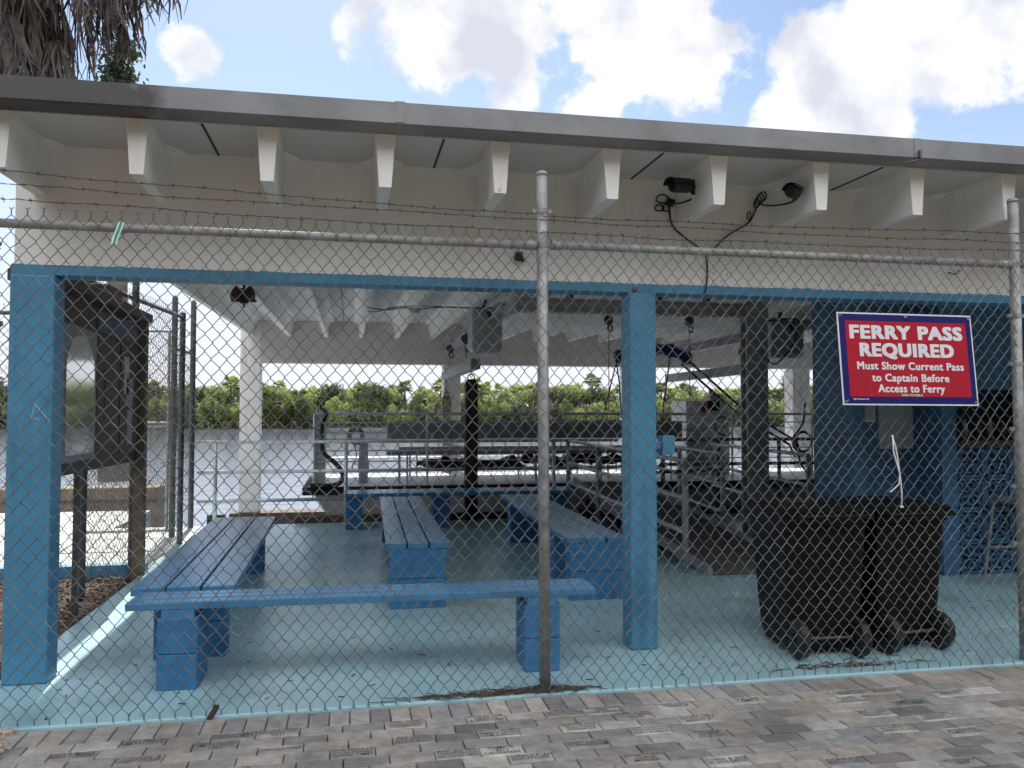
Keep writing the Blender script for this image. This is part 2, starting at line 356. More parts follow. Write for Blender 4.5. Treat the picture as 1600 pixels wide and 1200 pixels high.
TXT = [((466, 1151), 'GRACE & DAVID\nBERTONONI\nYETI'), ((462, 1179), 'CANADA DAVE'), ((605, 1140), 'GOOD FRIENDS\nNEIGHBORHOOD\nWINGARD'),
 ((679, 1162), 'BIG TEETH\nON SOUTH\nVENICE BEACH'), ((580, 1186), 'THE PERRYS\nGOOD FRIENDS\nGOOD TIMES'), ((692, 1192), 'MOST BUT NOT\nFORGOTTEN OUR\nBELOVED PETS'),
 ((775, 1144), 'BEACH LOVERS\nEMMA & OWEN\nLIAM KEENAN'), ((767, 1117), 'JOAN OF OUR\nHEARTS\n& WAGNER'), ((797, 1170), 'PAMELA\nBEN\nLAURENCE'), ((805, 1196), 'DONALD & LEA\nSOUTHER'),
 ((882, 1147), 'ANITA & DICK\nSULLIVAN\nAVON CT'), ((906, 1176), 'GRANT & DAWN\nCUNNINGHAM'), ((997, 1155), 'OUR PARENTS\nWITH LOVE\nWALT & LESLYN'), ((1020, 1185), 'JONATHAN\nCLAUS\nMOORE'),
 ((955, 1105), 'HANNAH & DAVE\nAND\nAUNTIE LORRAINE'), ((866, 1122), 'JIM & LIZ\nBELOVED ONES\nAND LINDA'), ((972, 1126), 'JEREMY & LISA\nYOUNGMAN\nWOW'), ((1050, 1110), 'LARRY & BETTY\nVENICE'),
 ((1075, 1135), 'ROGER OR\nGRAN AND\nBRENT Z'), ((1107, 1160), 'PATRICK\nSTONE\n1/1 & 1/97'), ((1125, 1190), 'CHRIS & JEN\nIN 2015 BAKER'), ((357, 1173), 'THANKS BE A JOY\nSMITH BOS\n1985'),
 ((247, 1167), 'HAPPY BEACH\nSMITH 2015'), ((363, 1147), 'ROGER & SHERRY\nDEWHURST'), ((127, 1187), 'JACK & MARGE\nPENNY CONNORS'), ((233, 1195), 'CONNIE &\nLARRY DOLES'),
 ((1330, 1195), 'CONNOR\nANN & CODEY'), ((1513, 1196), 'CAPTAIN NICK\n1967'), ((1366, 1127), 'GENE & HELEN\nMONTGOMERY IN\nWASHINGTON PA'), ((1476, 1134), 'LOU & DORIS\nGEORGE\nLIBERTY IN'),
 ((1421, 1155), 'LYNN & BOB\nBEAUTIFUL\nHAPPY PLACE'), ((1530, 1160), 'WAGNER\nFAMILY POINT'), ((1499, 1092), 'DON & JEAN\nBAKER'), ((1333, 1105), 'DORIS\nJOHN\nWASHINGTON'), ((1440, 1109), 'JAMES BECK\nAND FAMILY'),
 ((1178, 1089), 'THE SEA\nFAMILY'), ((1299, 1081), 'JOAN & PETER\nMORGAN'), ((1389, 1085), 'BOB & FAYE\nWILSON')]
eng = MB(); usedb = set()
for (p, body) in TXT:
    d = fw + rt*((p[0]-800)/FPX) - up*((p[1]-600)/FPX); q = CAM + d*(-CAM.z/d.z)
    best = min((b for b in bricks if b[2] > .15 and b[3] not in usedb), key=lambda b: (b[0]-q.x)**2 + (b[1]-q.y)**2)
    usedb.add(best[3]); tones[best[3]][0] = rnd.uniform(.72, 1.0) if rnd.random() < .75 else rnd.uniform(.4, .6)
    lines = body.split('\n'); sz = .029 if len(lines) == 3 else (.034 if len(lines) == 2 else .036)
    for k, ln in enumerate(lines):
        vs, fs = text_mesh(ln, sz*1.0, offset=.0001)
        wd = max(v[0] for v in vs) - min(v[0] for v in vs); sc = min(1.15, .182/wd)
        yy = best[1] + ((len(lines)-1)/2-k)*.0285
        eng.add([(best[0]+v[0]*sc, yy+v[1], .0035) for v in vs], fs)
me = bpy.data.meshes.new('paver_path'); me.from_pydata(pv, [], pf); me.materials.append(M['paver'])
a = me.attributes.new('tone', 'FLOAT', 'FACE'); a.data.foreach_set('value', [t for t, k in tones for _ in range(k)])
pav = bpy.data.objects.new('paver_path', me); C.objects.link(pav); pav['kind'] = 'structure'; pav.location.z = .026
struct('engraved_lettering', eng, 'engrave', pav, local=True)

# mulch chips, leaf litter
ch = MB()
for k in range(5200):
    x = rnd.uniform(-3.6, -1.9); y = rnd.uniform(-1.2, 4.1)
    if y < .72 and x > -2.04: continue
    if y < -.04 and x > -2.22: continue
    ch.obox((x, y, -.012+rnd.uniform(0, .03)), rnd.uniform(.02, .09), rnd.uniform(.008, .025), .004, (rnd.uniform(-.5, .5), rnd.uniform(-.5, .5), rnd.uniform(0, 6.3)))
o = obj('mulch', ch, 'chip'); o['kind'] = 'stuff'; tag(o, 'brown bark mulch and dry leaves beside the blue floor slab', 'mulch')
tw = MB()
for k in range(150):
    t = abs(rnd.gauss(0, .33)); sgn = -1 if rnd.random() < .75 else .45
    x = 1.02 + sgn*t; y = rnd.gauss(-.005, .02); l = rnd.uniform(.04, .16); a_ = rnd.gauss(0, .35)
    tw.tube([(x-l/2*math.cos(a_), y-l/2*math.sin(a_), SLAB+.004+rnd.uniform(0, .012)), (x+l/2*math.cos(a_), y+l/2*math.sin(a_), SLAB+.004+rnd.uniform(0, .03)*max(0, 1-t*2))], .0022, 4)
o = obj('twig_litter', tw, 'deadleaf_b'); o['kind'] = 'stuff'; tag(o, 'dry twigs and needles piled at the foot of the middle fence post', 'litter')
lf = MB()
for k in range(110):
    x = rnd.uniform(-1.8, 5.2); y = abs(rnd.gauss(0, 1.0))+.0
    if y > 5: continue
    lf.obox((x, y, SLAB+.004), rnd.uniform(.008, .045), rnd.uniform(.004, .012), .003, (rnd.uniform(-.2, .2), rnd.uniform(-.2, .2), rnd.uniform(0, 6.3)))
for k in range(160):
    x = rnd.gauss(3.33, .13); y = -.38+rnd.gauss(0, .035)
    lf.obox((x, y, .006), rnd.uniform(.008, .05), rnd.uniform(.004, .01), .004, (rnd.uniform(-.3, .3), rnd.uniform(-.3, .3), rnd.uniform(0, 6.3)))
for k in range(90):
    x = rnd.gauss(2.95, .25); y = .06+abs(rnd.gauss(0, .05))
    lf.obox((x, y, SLAB+.006), rnd.uniform(.01, .09), .004, .003, (0, rnd.uniform(-.2, .2), rnd.gauss(0, .5)))
for k in range(40):
    p = (rnd.uniform(-1.9, 4), rnd.uniform(-1.2, -.08))
    lf.obox((p[0], p[1], .006), rnd.uniform(.006, .03), rnd.uniform(.003, .008), .003, (0, 0, rnd.uniform(0, 6.3)))
o = obj('leaf_litter', lf, 'deadleaf_b'); o['kind'] = 'stuff'; tag(o, 'scattered dark leaf scraps on the aqua floor and pavers', 'litter')
dl = MB(); q = at(332, 1113, -.06)
dl.obox((q.x, -.06, .055), .028, .006, .07, (.2, .5, .3)); dl.obox((q.x+.016, -.06, .088), .03, .006, .02, (.2, .1, .3))
tag(obj('dead_leaf', dl, 'deadleaf_b'), 'curled brown leaf caught at the fence bottom near the pavers', 'leaf')

# ------------------------------------------------------------------ shelter building
SL = .017
sh = thing('ferry_shelter', 'white flat roofed open shelter with blue columns and concrete joists', 'shelter', (0, .66, SLAB))
b = MB(); b.box(-1.87, 15.3, .66, .84, 2.386, 3.10); obj('front_wall', b, 'white', sh)
# ragged painted edge of the blue band
b = MB(); top = []; nseg = 640
for i in range(nseg+1):
    x = -1.885 + 17.19*i/nseg; top.append((x, 2.386 + rnd.gauss(0, .0022) + .003*math.sin(x*9)))
vs = []; fs = []
for x, z in top: vs += [(x, .657, 2.33), (x, .657, z), (x, .84, z), (x, .84, 2.33)]
for i in range(nseg):
    o_ = i*4
    for j in range(4): fs.append((o_+j, o_+(j+1) % 4, o_+4+(j+1) % 4, o_+4+j))
b.add(vs, fs); obj('lintel', b, 'blue', sh)
for (x0, x1) in ((-1.885, -1.65), (1.757, 1.938), (5.40, 5.60), (9.04, 9.24), (12.68, 12.88)):
    b = MB(); b.box(x0, x1, .64, .82, SLAB, 2.328); obj('front_column', b, 'blue', sh, bevel=.012)
for (x0, x1) in ((-1.95, -1.60), (1.70, 2.02), (5.25, 5.57), (8.82, 9.2), (12.4, 12.75)):
    b = MB(); b.box(x0, x1, 11.0, 11.35, -.19, 3.24 if x0 < 0 else 2.49); obj('rear_column', b, 'col_white', sh, bevel=.012)
b = MB(); b.add([(-1.60, 11.0, 2.49), (15.3, 11.0, 2.49), (15.3, 11.3, 2.49), (-1.60, 11.3, 2.49), (-1.60, 11.0, 3.243), (15.3, 11.0, 3.243), (15.3, 11.3, 3.248), (-1.60, 11.3, 3.248)],
               [(0, 3, 2, 1), (4, 5, 6, 7), (0, 1, 5, 4), (1, 2, 6, 5), (2, 3, 7, 6), (3, 0, 4, 7)]); obj('rear_beam', b, 'ceil', sh)
tails = [at(p, yy, .08).x for p, yy in ((213, 272), (417, 284), (602, 296), (782, 307), (957, 314), (1124, 323), (1284, 331), (1434, 338), (1577, 346))]
step = (tails[-1]-tails[0])/8
JX = [tails[0]-step] + tails + [tails[-1]+step*k for k in range(1, 17)]
for i, x in enumerate(JX):
    prof = [(-.033, 0), (.033, 0), (.048, .21), (.062, .255), (.095, .283), (.15, .2905), (-.15, .2905), (-.095, .283), (-.062, .255), (-.048, .21)]
    if i == 0: prof = [(max(dx, -.056), dz) for dx, dz in prof]
    def ring(y, flare=1): return [(x + (dx if abs(dx) < .06 or flare else math.copysign(.056, dx)), y, 2.772 + SL*y + dz) for dx, dz in prof]
    b = MB(); b.rings([ring(.08, 0), ring(.50, 0), ring(.645), ring(11.35)])
    obj('joist', b, 'white', sh)
rx0, rx1 = JX[0]-.06, 15.45
def slope_box(mb, x0, x1, y0, y1, z0, z1):
    mb.add([(x0, y0, z0+SL*y0), (x1, y0, z0+SL*y0), (x1, y1, z0+SL*y1), (x0, y1, z0+SL*y1), (x0, y0, z1+SL*y0), (x1, y0, z1+SL*y0), (x1, y1, z1+SL*y1), (x0, y1, z1+SL*y1)],
           [(0, 3, 2, 1), (4, 5, 6, 7), (0, 1, 5, 4), (1, 2, 6, 5), (2, 3, 7, 6), (3, 0, 4, 7)])
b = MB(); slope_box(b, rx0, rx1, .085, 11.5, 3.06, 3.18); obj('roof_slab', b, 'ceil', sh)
fs_ = MB()
b = MB()
b.add([(rx0-.03, y, z) for y, z in ((-.07, 3.075), (-.055, 3.068), (.083, 3.066), (.083, 3.078), (-.058, 3.081), (-.058, 3.18), (.2, 3.197), (.2, 3.203), (-.07, 3.187))] +
      [(rx1, y, z) for y, z in ((-.07, 3.090), (-.055, 3.083), (.083, 3.081), (.083, 3.093), (-.058, 3.096), (-.058, 3.20), (.2, 3.217), (.2, 3.223), (-.07, 3.207))],
      [(i, (i+1) % 9, 9+(i+1) % 9, 9+i) for i in range(9)] + [tuple(reversed(range(9))), tuple(range(9, 18))])
fa = obj('fascia', b, 'fascia', sh)
for px_, py_ in ((632, 178), (1440, 228)):
    q = at(px_, py_, -.073); b = MB(); b.box(q.x-.004, q.x+.004, -.0745, -.0705, 3.085, 3.192); b.box(q.x-.05, q.x, -.0735, -.0695, 3.082, 3.194)
    obj('fascia_seam', b, 'fascia', fa)
b = MB(); q = at(1437, 243, -.08); b.box(q.x-.006, q.x+.006, -.09, -.07, q.z-.02, q.z+.03); b.tube([at(1411, 256, -.05), at(1437, 250, -.08)], .006, 6)
obj('broken_bracket', b, 'darksteel', fa)
for px0, px1, py1 in ((320, 342, 230), (691, 678, 250), (1030, 986, 268), (1345, 1298, 282)):
    q = at(px1, py1, .655); b = MB(); slope_box(b, q.x-.006, q.x+.006, .09, .655, 3.055, 3.062); obj('soffit_joint', b, 'black', sh)
for k in range(3):   # joints over the interior bays
    xx = (JX[2+3*k]+JX[3+3*k])/2; b = MB(); slope_box(b, xx-.006, xx+.006, .9, 10.9, 3.055, 3.062); obj('soffit_joint', b, 'black', sh)
# small fittings on the wall face
b = MB(); q = at(811, 402, .64); b.box(q.x-.025, q.x+.02, .62, .66, q.z-.02, q.z+.03); b.cyl((q.x-.02, .63, q.z+.03), (q.x+.03, .63, q.z-.03), .012, 8); b.torus((q.x, .625, q.z-.005), .018, .005, (R(90), 0, 0), 12, 6)
obj('wall_bracket', b, 'black', sh)
b = MB(); q = at(1490, 427, .64)
b.tube([(q.x-.03, .66, q.z+.01), (q.x, .63, q.z-.01), (q.x+.03, .62, q.z+.02)], .005, 6); obj('wall_hook', b, 'darksteel', sh)
b = MB(); q = at(992, 452, .64); b.cyl((q.x, .655, q.z), (q.x, .632, q.z), .014, 10); obj('anchor_bolt', b, 'timber', sh)

b = MB()
for pts_ in (((55, 630), (49, 652), (63, 656)), ((55, 632), (67, 646), (77, 658))):
    b.tube([at(x_, y_, .6385) for x_, y_ in pts_], .0016, 4)
obj('paint_scratch', b, 'cord', sh)
# kiosk room under the right part of the roof
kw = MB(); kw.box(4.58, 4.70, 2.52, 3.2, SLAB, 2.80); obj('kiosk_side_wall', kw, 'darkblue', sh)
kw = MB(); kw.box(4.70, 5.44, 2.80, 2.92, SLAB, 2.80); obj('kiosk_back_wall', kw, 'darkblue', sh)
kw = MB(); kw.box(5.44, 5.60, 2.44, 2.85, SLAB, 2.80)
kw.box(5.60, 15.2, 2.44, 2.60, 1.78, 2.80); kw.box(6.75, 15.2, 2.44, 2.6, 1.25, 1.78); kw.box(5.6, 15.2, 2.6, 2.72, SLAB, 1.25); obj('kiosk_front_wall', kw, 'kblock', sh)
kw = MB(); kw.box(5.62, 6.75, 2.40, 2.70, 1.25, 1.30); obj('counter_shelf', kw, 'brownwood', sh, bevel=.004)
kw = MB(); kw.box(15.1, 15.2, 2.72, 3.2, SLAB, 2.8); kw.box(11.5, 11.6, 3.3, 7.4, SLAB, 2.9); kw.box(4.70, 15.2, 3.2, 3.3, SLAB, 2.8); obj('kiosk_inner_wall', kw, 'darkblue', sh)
br = MB(); bs = .30
for i in range(12):
    for j in range(4):
        cx, cz = 5.60+bs*(i+.5), SLAB+.005+bs*(j+.5)
        if cx > 9.1: continue
        h = bs/2-.003
        br.box(cx-h, cx+h, 2.45, 2.6, cz+h-.022, cz+h); br.box(cx-h, cx+h, 2.45, 2.6, cz-h, cz-h+.022)
        br.box(cx-h, cx-h+.022, 2.45, 2.6, cz-h+.022, cz+h-.022); br.box(cx+h-.022, cx+h, 2.45, 2.6, cz-h+.022, cz+h-.022)
        br.torus((cx, 2.475, cz), .105, .016, (R(90), 0, 0), 20, 6); br.torus((cx, 2.475, cz), .028, .014, (R(90), 0, 0), 10, 6)
        for a_ in range(8):
            A = a_*math.pi/4 + math.pi/8
            br.obox((cx+.065*math.cos(A), 2.50, cz+.065*math.sin(A)), .085, .10, .016, (0, -A, 0))
        for a_ in range(4):
            A = a_*math.pi/2 + math.pi/4
            br.obox((cx+.155*math.cos(A), 2.50, cz+.155*math.sin(A)), .08, .10, .03, (0, -A, 0))
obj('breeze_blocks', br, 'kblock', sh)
# things at the counter and on the kiosk wall
t = thing('framed_notice', 'framed grey notice hung on the dark blue wall under the red sign', 'notice', (4.80, 2.8, 1.55))
b = MB(); b.box(4.71, 4.98, 2.772, 2.798, 1.47, 1.80); obj('frame', b, 'alu', t, bevel=.003)
b = MB(); b.box(4.73, 4.96, 2.766, 2.771, 1.49, 1.78); obj('page', b, 'grey_paper', t)
b = MB(); b.box(5.03, 5.40, 2.785, 2.798, 1.21, 1.82); tag(obj('paper_notice', b, 'grey_paper'), 'plain pale notice board sheet hanging right of the framed notice', 'notice')
for k in range(5):
    b = MB(); xx = 5.78+k*.14; r_ = .028+.008*(k % 2)
    b.tube([(xx, 2.55, 1.301), (xx, 2.55, 1.42), (xx, 2.55, 1.47), (xx, 2.55, 1.50)], [r_, r_, .014, .014], 10)
    tag(obj('bottle', b, 'brownwood' if k % 2 else 'greyvinyl', smooth=True), 'small dark bottle standing on the kiosk counter shelf behind the fence', 'bottle', 'bottles on the kiosk counter')
st = thing('metal_stool', 'grey metal bar stool beside the breeze block wall at the right edge', 'stool', (6.05, 2.2, SLAB))
b = MB(); b.box(5.88, 6.24, 2.02, 2.38, .74, .77); obj('seat', b, 'galv', st, bevel=.008)
for sx in (-1, 1):
    for sy in (-1, 1):
        b = MB(); b.cyl((6.06+sx*.22, 2.2+sy*.2, SLAB), (6.06+sx*.15, 2.2+sy*.15, .74), .014, 8); obj('leg', b, 'galv', st)
b = MB()
for (ax, ay, bx, by) in ((-1, -1, 1, -1), (1, -1, 1, 1), (1, 1, -1, 1), (-1, 1, -1, -1)): b.cyl((6.06+ax*.195, 2.2+ay*.18, .30), (6.06+bx*.195, 2.2+by*.18, .30), .009, 6)
obj('foot_rail', b, 'galv', st)
b = MB(); b.box(2.0, 2.085, .70, .80, 1.275, 1.40); b.box(1.94, 2.0, .72, .78, 1.31, 1.36); eb = tag(obj('switch_box', b, 'blue', bevel=.006), 'small blue painted electrical box on the side of the middle column', 'switch box')

# ------------------------------------------------------------------ chain link fences
WP = .036   # half diamond
def chain_mesh(length, z0, z1, seed, wr=.0022, sides=4, jit=.0019, bulge=.011):
    r_ = random.Random(seed); mb = MB()
    nx = int(round(length/WP)); rows = int(round((z1-z0)/.0435)); dz = (z1-z0)/rows
    J = {}
    def node(i, k):
        if (i, k) not in J:
            x = i*WP; z = z0+k*dz
            e = bulge*(math.sin(x*2.3+seed)*math.sin(z*2.1+1) + .5*math.sin(x*5.1+z*3.3))
            J[(i, k)] = Vector((x+r_.gauss(0, jit), e, z+r_.gauss(0, jit)))
        return J[(i, k)]
    for i in range(nx):
        pts = []
        for k in range(rows+1):
            j = i + ((k+i) % 2)          # left or right link
            p = node(j, k).copy(); inward = .0016 if j == i else -.0016
            p.x += -inward*.9; p.y += (.002 if (k % 2) else -.002)
            dzz = .0042
            if 0 < k < rows:
                pts.append(p + Vector((inward*1.6, 0, -dzz))); pts.append(p + Vector((inward*1.6, 0, dzz)))
            else: pts.append(p)
        mb.tube(pts, wr, sides, cap=False)
        # twisted barb at the ends: wires whose top link is shared
        for k, s_ in ((rows, 1), (0, -1)):
            j = i + ((k+i) % 2); p = node(j, k); sg = 1 if j == i else -1
            mb.tube([p, p+Vector((.0016*sg, -.002, .012*s_)), p+Vector((-.0016*sg, .001, .022*s_)), p+Vector((.011*sg, -.004*sg, .034*s_))], wr, sides, cap=False)
    return mb
def place(mb, origin, ang):
    c_, s_ = math.cos(ang), math.sin(ang); ox, oy = origin
    mb.v = [(ox+v[0]*c_-v[1]*s_, oy+v[0]*s_+v[1]*c_, v[2]) for v in mb.v]; return mb
fence = thing('chain_link_fence', 'galvanised chain link fence with barbed wire across the whole shelter front', 'fence', (1.03, 0, 0))
PX = (-2.0, 1.045, 4.06, 7.09)
for i, x in enumerate(PX):
    b = MB(); tx = -.016 if i in (1, 2) else 0
    b.tube([(x, 0, -.1), (x+tx, 0, 2.86)], .031, 20); b.tube([(x+tx, 0, 2.86), (x+tx, 0, 2.872), (x+tx, 0, 2.884), (x+tx, 0, 2.89)], [.034, .034, .026, .008], 20)
    p = obj('fence_post', b, 'galv', fence, smooth=False)
    for poly in p.data.polygons: poly.use_smooth = len(poly.vertices) == 4
    for z in (.35, .75, 1.10, 1.45, 1.85, 2.15, 2.47) if i >= 2 else (2.47, 2.66):
        b = MB(); b.tube([(x+tx*z/2.8, 0, z-.012), (x+tx*z/2.8, 0, z+.012)], .0335, 18); b.box(x+tx-.055, x+tx-.03, -.008, .008, z-.011, z+.011); b.box(x+tx+.03, x+tx+.055, -.008, .008, z-.011, z+.011)
        obj('tension_band', b, 'galv', p)
for i in range(3):
    x0, x1 = PX[i]+.045, PX[i+1]-.06
    b = MB(); b.tube([(x0, 0, 2.475), (x1, 0, 2.47)], .0225, 14); b.tube([(x0-.01, 0, 2.475), (x0+.05, 0, 2.475)], .026, 14); b.tube([(x1-.05, 0, 2.47), (x1+.012, 0, 2.47)], .026, 14)
    obj('top_rail', b, 'galv', fence, smooth=True)
    L_ = PX[i+1]-PX[i]-.02
    mb = chain_mesh(L_, .065, 2.513, i*3+1); place(mb, (PX[i]+.01, -.036), 0)
    obj('wire_mesh', mb, 'wire', fence)
    # wire ties round the rail
    b = MB(); x = x0+.25
    while x < x1:
        b.torus((x, -.006, 2.473), .031, .0016, (0, R(90), R(rnd.uniform(-15, 15))), 12, 4); x += rnd.uniform(.4, .6)
    obj('wire_tie', b, 'wire', fence)
def barbed(p0, p1, name, parent, sag=.012, mids=()):
    p0, p1 = Vector(p0), Vector(p1); L_ = (p1-p0).length; nn = int(L_/.03); mb = MB(); A = []; B = []; cen = []
    for i in range(nn+1):
        t = i/nn; c = p0.lerp(p1, t); c.z -= sag*4*t*(1-t); c.z += .005*math.sin(t*17+p0.z*30)*math.sin(t*5) + .0015*rnd.gauss(0, 1); cen.append(c)
        a_ = i*1.1; A.append(c+Vector((0, .0022*math.cos(a_), .0022*math.sin(a_)))); B.append(c-Vector((0, .0022*math.cos(a_), .0022*math.sin(a_))))
    mb.tube(A, .0012, 4, False); mb.tube(B, .0012, 4, False)
    i = 2
    while i < nn-1:
        c = cen[i]
        for q in range(4):
            a_ = rnd.uniform(0, 6.28); d = Vector((rnd.uniform(-.5, .5), math.cos(a_), math.sin(a_))).normalized()*.017
            mb.tube([c-d*.25, c+d], .0011, 3, False)
        mb.tube([c+Vector((-.006, 0, 0)), c+Vector((.006, 0, 0))], .0038, 5)
        i += rnd.choice((4, 4, 5))
    obj(name, mb, 'barb', parent)
for (l, r_) in (((0, 267), (836, 338)), ((0, 288), (836, 344)), ((0, 310), (836, 364))):
    a0 = at(*l, 0); a1 = at(*r_, 0); sl = (a1.z-a0.z)/(a1.x-a0.x); barbed((-2.0, -.033, a0.z+sl*(-2.0-a0.x)), (1.03, -.033, a1.z), 'barbed_wire', fence)
for (l, r_) in (((858, 340), (1573, 365)), ((858, 346), (1573, 380)), ((858, 365), (1573, 393))):
    a0 = at(*l, 0); a1 = at(*r_, 0); barbed((1.03, -.033, a0.z), (4.05, -.033, a1.z), 'barbed_wire', fence); barbed((4.05, -.033, a1.z), (7.09, -.033, a1.z), 'barbed_wire', fence)

# side fence, running back beside the slab
def ang(p, q): return math.atan2(q[1]-p[1], q[0]-p[0])
sf = thing('side_fence', 'tall dark chain link fence with barbed wire behind the notice board', 'fence', (-2.1, 4.6, 0))
A0, A1 = (-2.23, 3.2), (-1.95, 5.85); an = ang(A0, A1); Ls = math.hypot(A1[0]-A0[0], A1[1]-A0[1])
obj('wire_mesh', place(chain_mesh(Ls, .08, 2.74, 21, sides=3), A0, an), 'wire', sf)
b = MB(); b.tube([(A0[0], A0[1], 2.69), (A1[0], A1[1], 2.69)], .022, 10); obj('top_rail', b, 'darksteel', sf, smooth=True)
for (x, y, h) in ((-2.23, 3.2, 2.8), (-2.04, 4.05, 3.02), (-1.95, 5.85, 2.74)):
    b = MB(); b.tube([(x, y, -.05), (x, y, h), (x, y, h+.02)], [.033, .033, .012], 12); obj('fence_post', b, 'darksteel', sf)
for z in (2.8, 2.88, 2.96): barbed((A0[0], A0[1], z), (-2.04, 4.05, z), 'barbed_wire', sf)
cf = thing('cross_fence', 'low run of chain link mesh on a blue curb left of the notice board post', 'fence', (-2.9, 4.08, 0))
obj('wire_mesh', place(chain_mesh(3.2, .12, 2.55, 33, sides=3), (-5.22, 4.08), 0), 'wire', cf)
b = MB(); b.tube([(-5.2, 4.1, 2.5), (-2.05, 4.1, 2.5)], .02, 8); obj('top_rail', b, 'darksteel', cf)
b = MB(); b.box(-5.3, -1.93, 4.10, 4.24, -.1, .11); obj('curb', b, 'blue', cf, bevel=.01)
b = MB(); b.tube([(-2.02, 4.1, .1), (-2.02, 4.1, 2.5)], .018, 8); obj('end_bar', b, 'darksteel', cf)
b = MB(); b.tube([(-3.1, 4.1, .1), (-2.72, 4.1, 1.1)], .018, 8); obj('brace', b, 'darksteel', cf)
gt = thing('mesh_gate', 'chain link gate with pale pipe frame beside the water', 'gate', (-2.6, 6.46, 0))
obj('wire_mesh', place(chain_mesh(1.0, .12, 2.6, 44, sides=3), (-3.2, 6.5), 0), 'wire', gt)
b = MB()
for z in (.12, 1.40, 1.44, 2.58): b.tube([(-3.2, 6.46, z), (-2.2, 6.46, z)], .018, 8)
b.tube([(-2.22, 6.46, .12), (-2.22, 6.46, 2.58)], .018, 8); b.tube([(-3.2, 6.46, .12), (-3.2, 6.46, 2.58)], .018, 8); obj('gate_frame', b, 'galv', gt)
for (x, y, h) in ((-2.16, 6.46, 3.0), (-2.09, 7.3, 3.06)):
    b = MB(); b.tube([(x, y, -.05), (x, y, h), (x, y, h+.03)], [.036, .036, .012], 12); obj('gate_post', b, 'darksteel', gt)
obj('wire_mesh', place(chain_mesh(.8, .12, 2.35, 45, sides=3), (-2.14, 6.5), R(86)), 'wire', gt)
b = MB(); b.tube([(-2.14, 6.5, 2.36), (-2.09, 7.3, 2.36)], .018, 8); obj('gate_rail', b, 'darksteel', gt)
tp = thing('tape_strip', 'teal and white strip of tape hanging from the top rail at left', 'tape', at(184, 360, -.065))
o0 = tp.location
b = MB(); qs = [at(190, 347, -.066), at(186, 358, -.068), at(181, 370, -.066), at(178, 381, -.067)]
vs = []
for q in qs: vs += [(q.x-.014, q.y, q.z+.002), (q.x+.014, q.y-.004, q.z-.002)]
b.add(vs + [(x, y+.0015, z) for x, y, z in vs], [(0, 1, 3, 2), (2, 3, 5, 4), (4, 5, 7, 6), (8, 10, 11, 9), (10, 12, 13, 11), (12, 14, 15, 13)]); obj('strip', b, 'tape', tp)
b = MB(); vs = []
for q in qs[:]: vs += [(q.x-.006, q.y-.002, q.z+.001), (q.x+.006, q.y-.005, q.z-.001)]
b.add(vs, [(0, 1, 3, 2), (2, 3, 5, 4), (4, 5, 7, 6)]); obj('stripe', b, 'teal', tp)

# ------------------------------------------------------------------ sign
sg = thing('ferry_sign', 'red and navy sign reading FERRY PASS REQUIRED wired to the fence', 'sign', (3.225, -.088, 1.863))
sg.rotation_euler = (R(-6.0), R(.2), 0)
W, H = .892, .548
def ptx(x, y): return x, 0, y
b = MB(); b.box(-W/2, W/2, -.002, .002, -H/2, H/2); obj('panel', b, 'signwhite', sg, local=True)
b = MB(); b.box(-W/2+.009, W/2-.009, -.0035, -.0022, -H/2+.009, H/2-.009); obj('border', b, 'signblue', sg, local=True)
b = MB(); b.box(-W/2+.048, W/2-.044, -.005, -.0037, -H/2+.050, H/2-.050); obj('red_field', b, 'signred', sg, local=True)
def sign_line(txt, cx, cz, wid, hgt, off, ref, m='signwhite', bold=1.):
    vs, fs = text_mesh(txt, 1.0, offset=0., sp=1.1)
    x0 = min(v[0] for v in vs); x1 = max(v[0] for v in vs)
    z0 = min(v[1] for v in vs); z1 = max(v[1] for v in vs)
    rv, _ = text_mesh(ref, 1.0, offset=0.); rz0 = min(v[1] for v in rv); rz1 = max(v[1] for v in rv)
    kx = wid/(x1-x0); kz = hgt/(rz1-rz0); zc = (rz0+rz1)/2
    mb = MB(); k_ = 0
    for dx in (-1, -.5, 0, .5, 1):
        for dz in (-1, 0, 1):
            mb.add([(cx+(v[0]-(x0+x1)/2)*kx+dx*off*bold, -.0058-k_*.00006, cz+(v[1]-zc)*kz+dz*off*bold*.6) for v in vs], fs); k_ += 1
    obj('lettering', mb, m, sg, local=True)
sign_line('FERRY PASS', .0, .158, .735, .074, .0066, 'FERRY')
sign_line('REQUIRED', -.005, .052, .61, .074, .0066, 'REUIRED')
sign_line('Must Show Current Pass', .012, -.042, .70, .044, .0024, 'MSCP')
sign_line('to Captain Before', .004, -.112, .505, .044, .0024, 'CB')
sign_line('Access to Ferry', .004, -.175, .435, .044, .0024, 'AF')
sign_line('OPEN TO PUBLIC', .004, -.2145, .14, .0125, .0005, 'OPEN')
sign_line('Sign Donated by', -.33, -.238, .10, .009, .0003, 'SD')
for (sx, sz_) in ((-1, 1), (1, 1), (-1, -1), (1, -1), (0, 1)):
    x_, z_ = sx*(W/2-.02), sz_*(H/2-.02)
    b = MB(); b.torus((x_, -.0062, z_), .006, .0022, (R(90), 0, 0), 10, 6); b.tube([(x_, -.008, z_), (x_+.012, -.012, z_+.006), (x_+.02, .01, z_+.02)], .0018, 5); obj('wire_tie', b, 'galv', sg, local=True)
cord = MB()
q0, q1, q2, q3, q4 = at(1393, 680, -.05), at(1402, 712, -.06), at(1407, 748, -.062), at(1409, 770, -.062), at(1409, 792, -.062)
cord.tube([q0, q0.lerp(q1, .5)+Vector((.006, 0, 0)), q1, q2, q3, q4], .0042, 8)
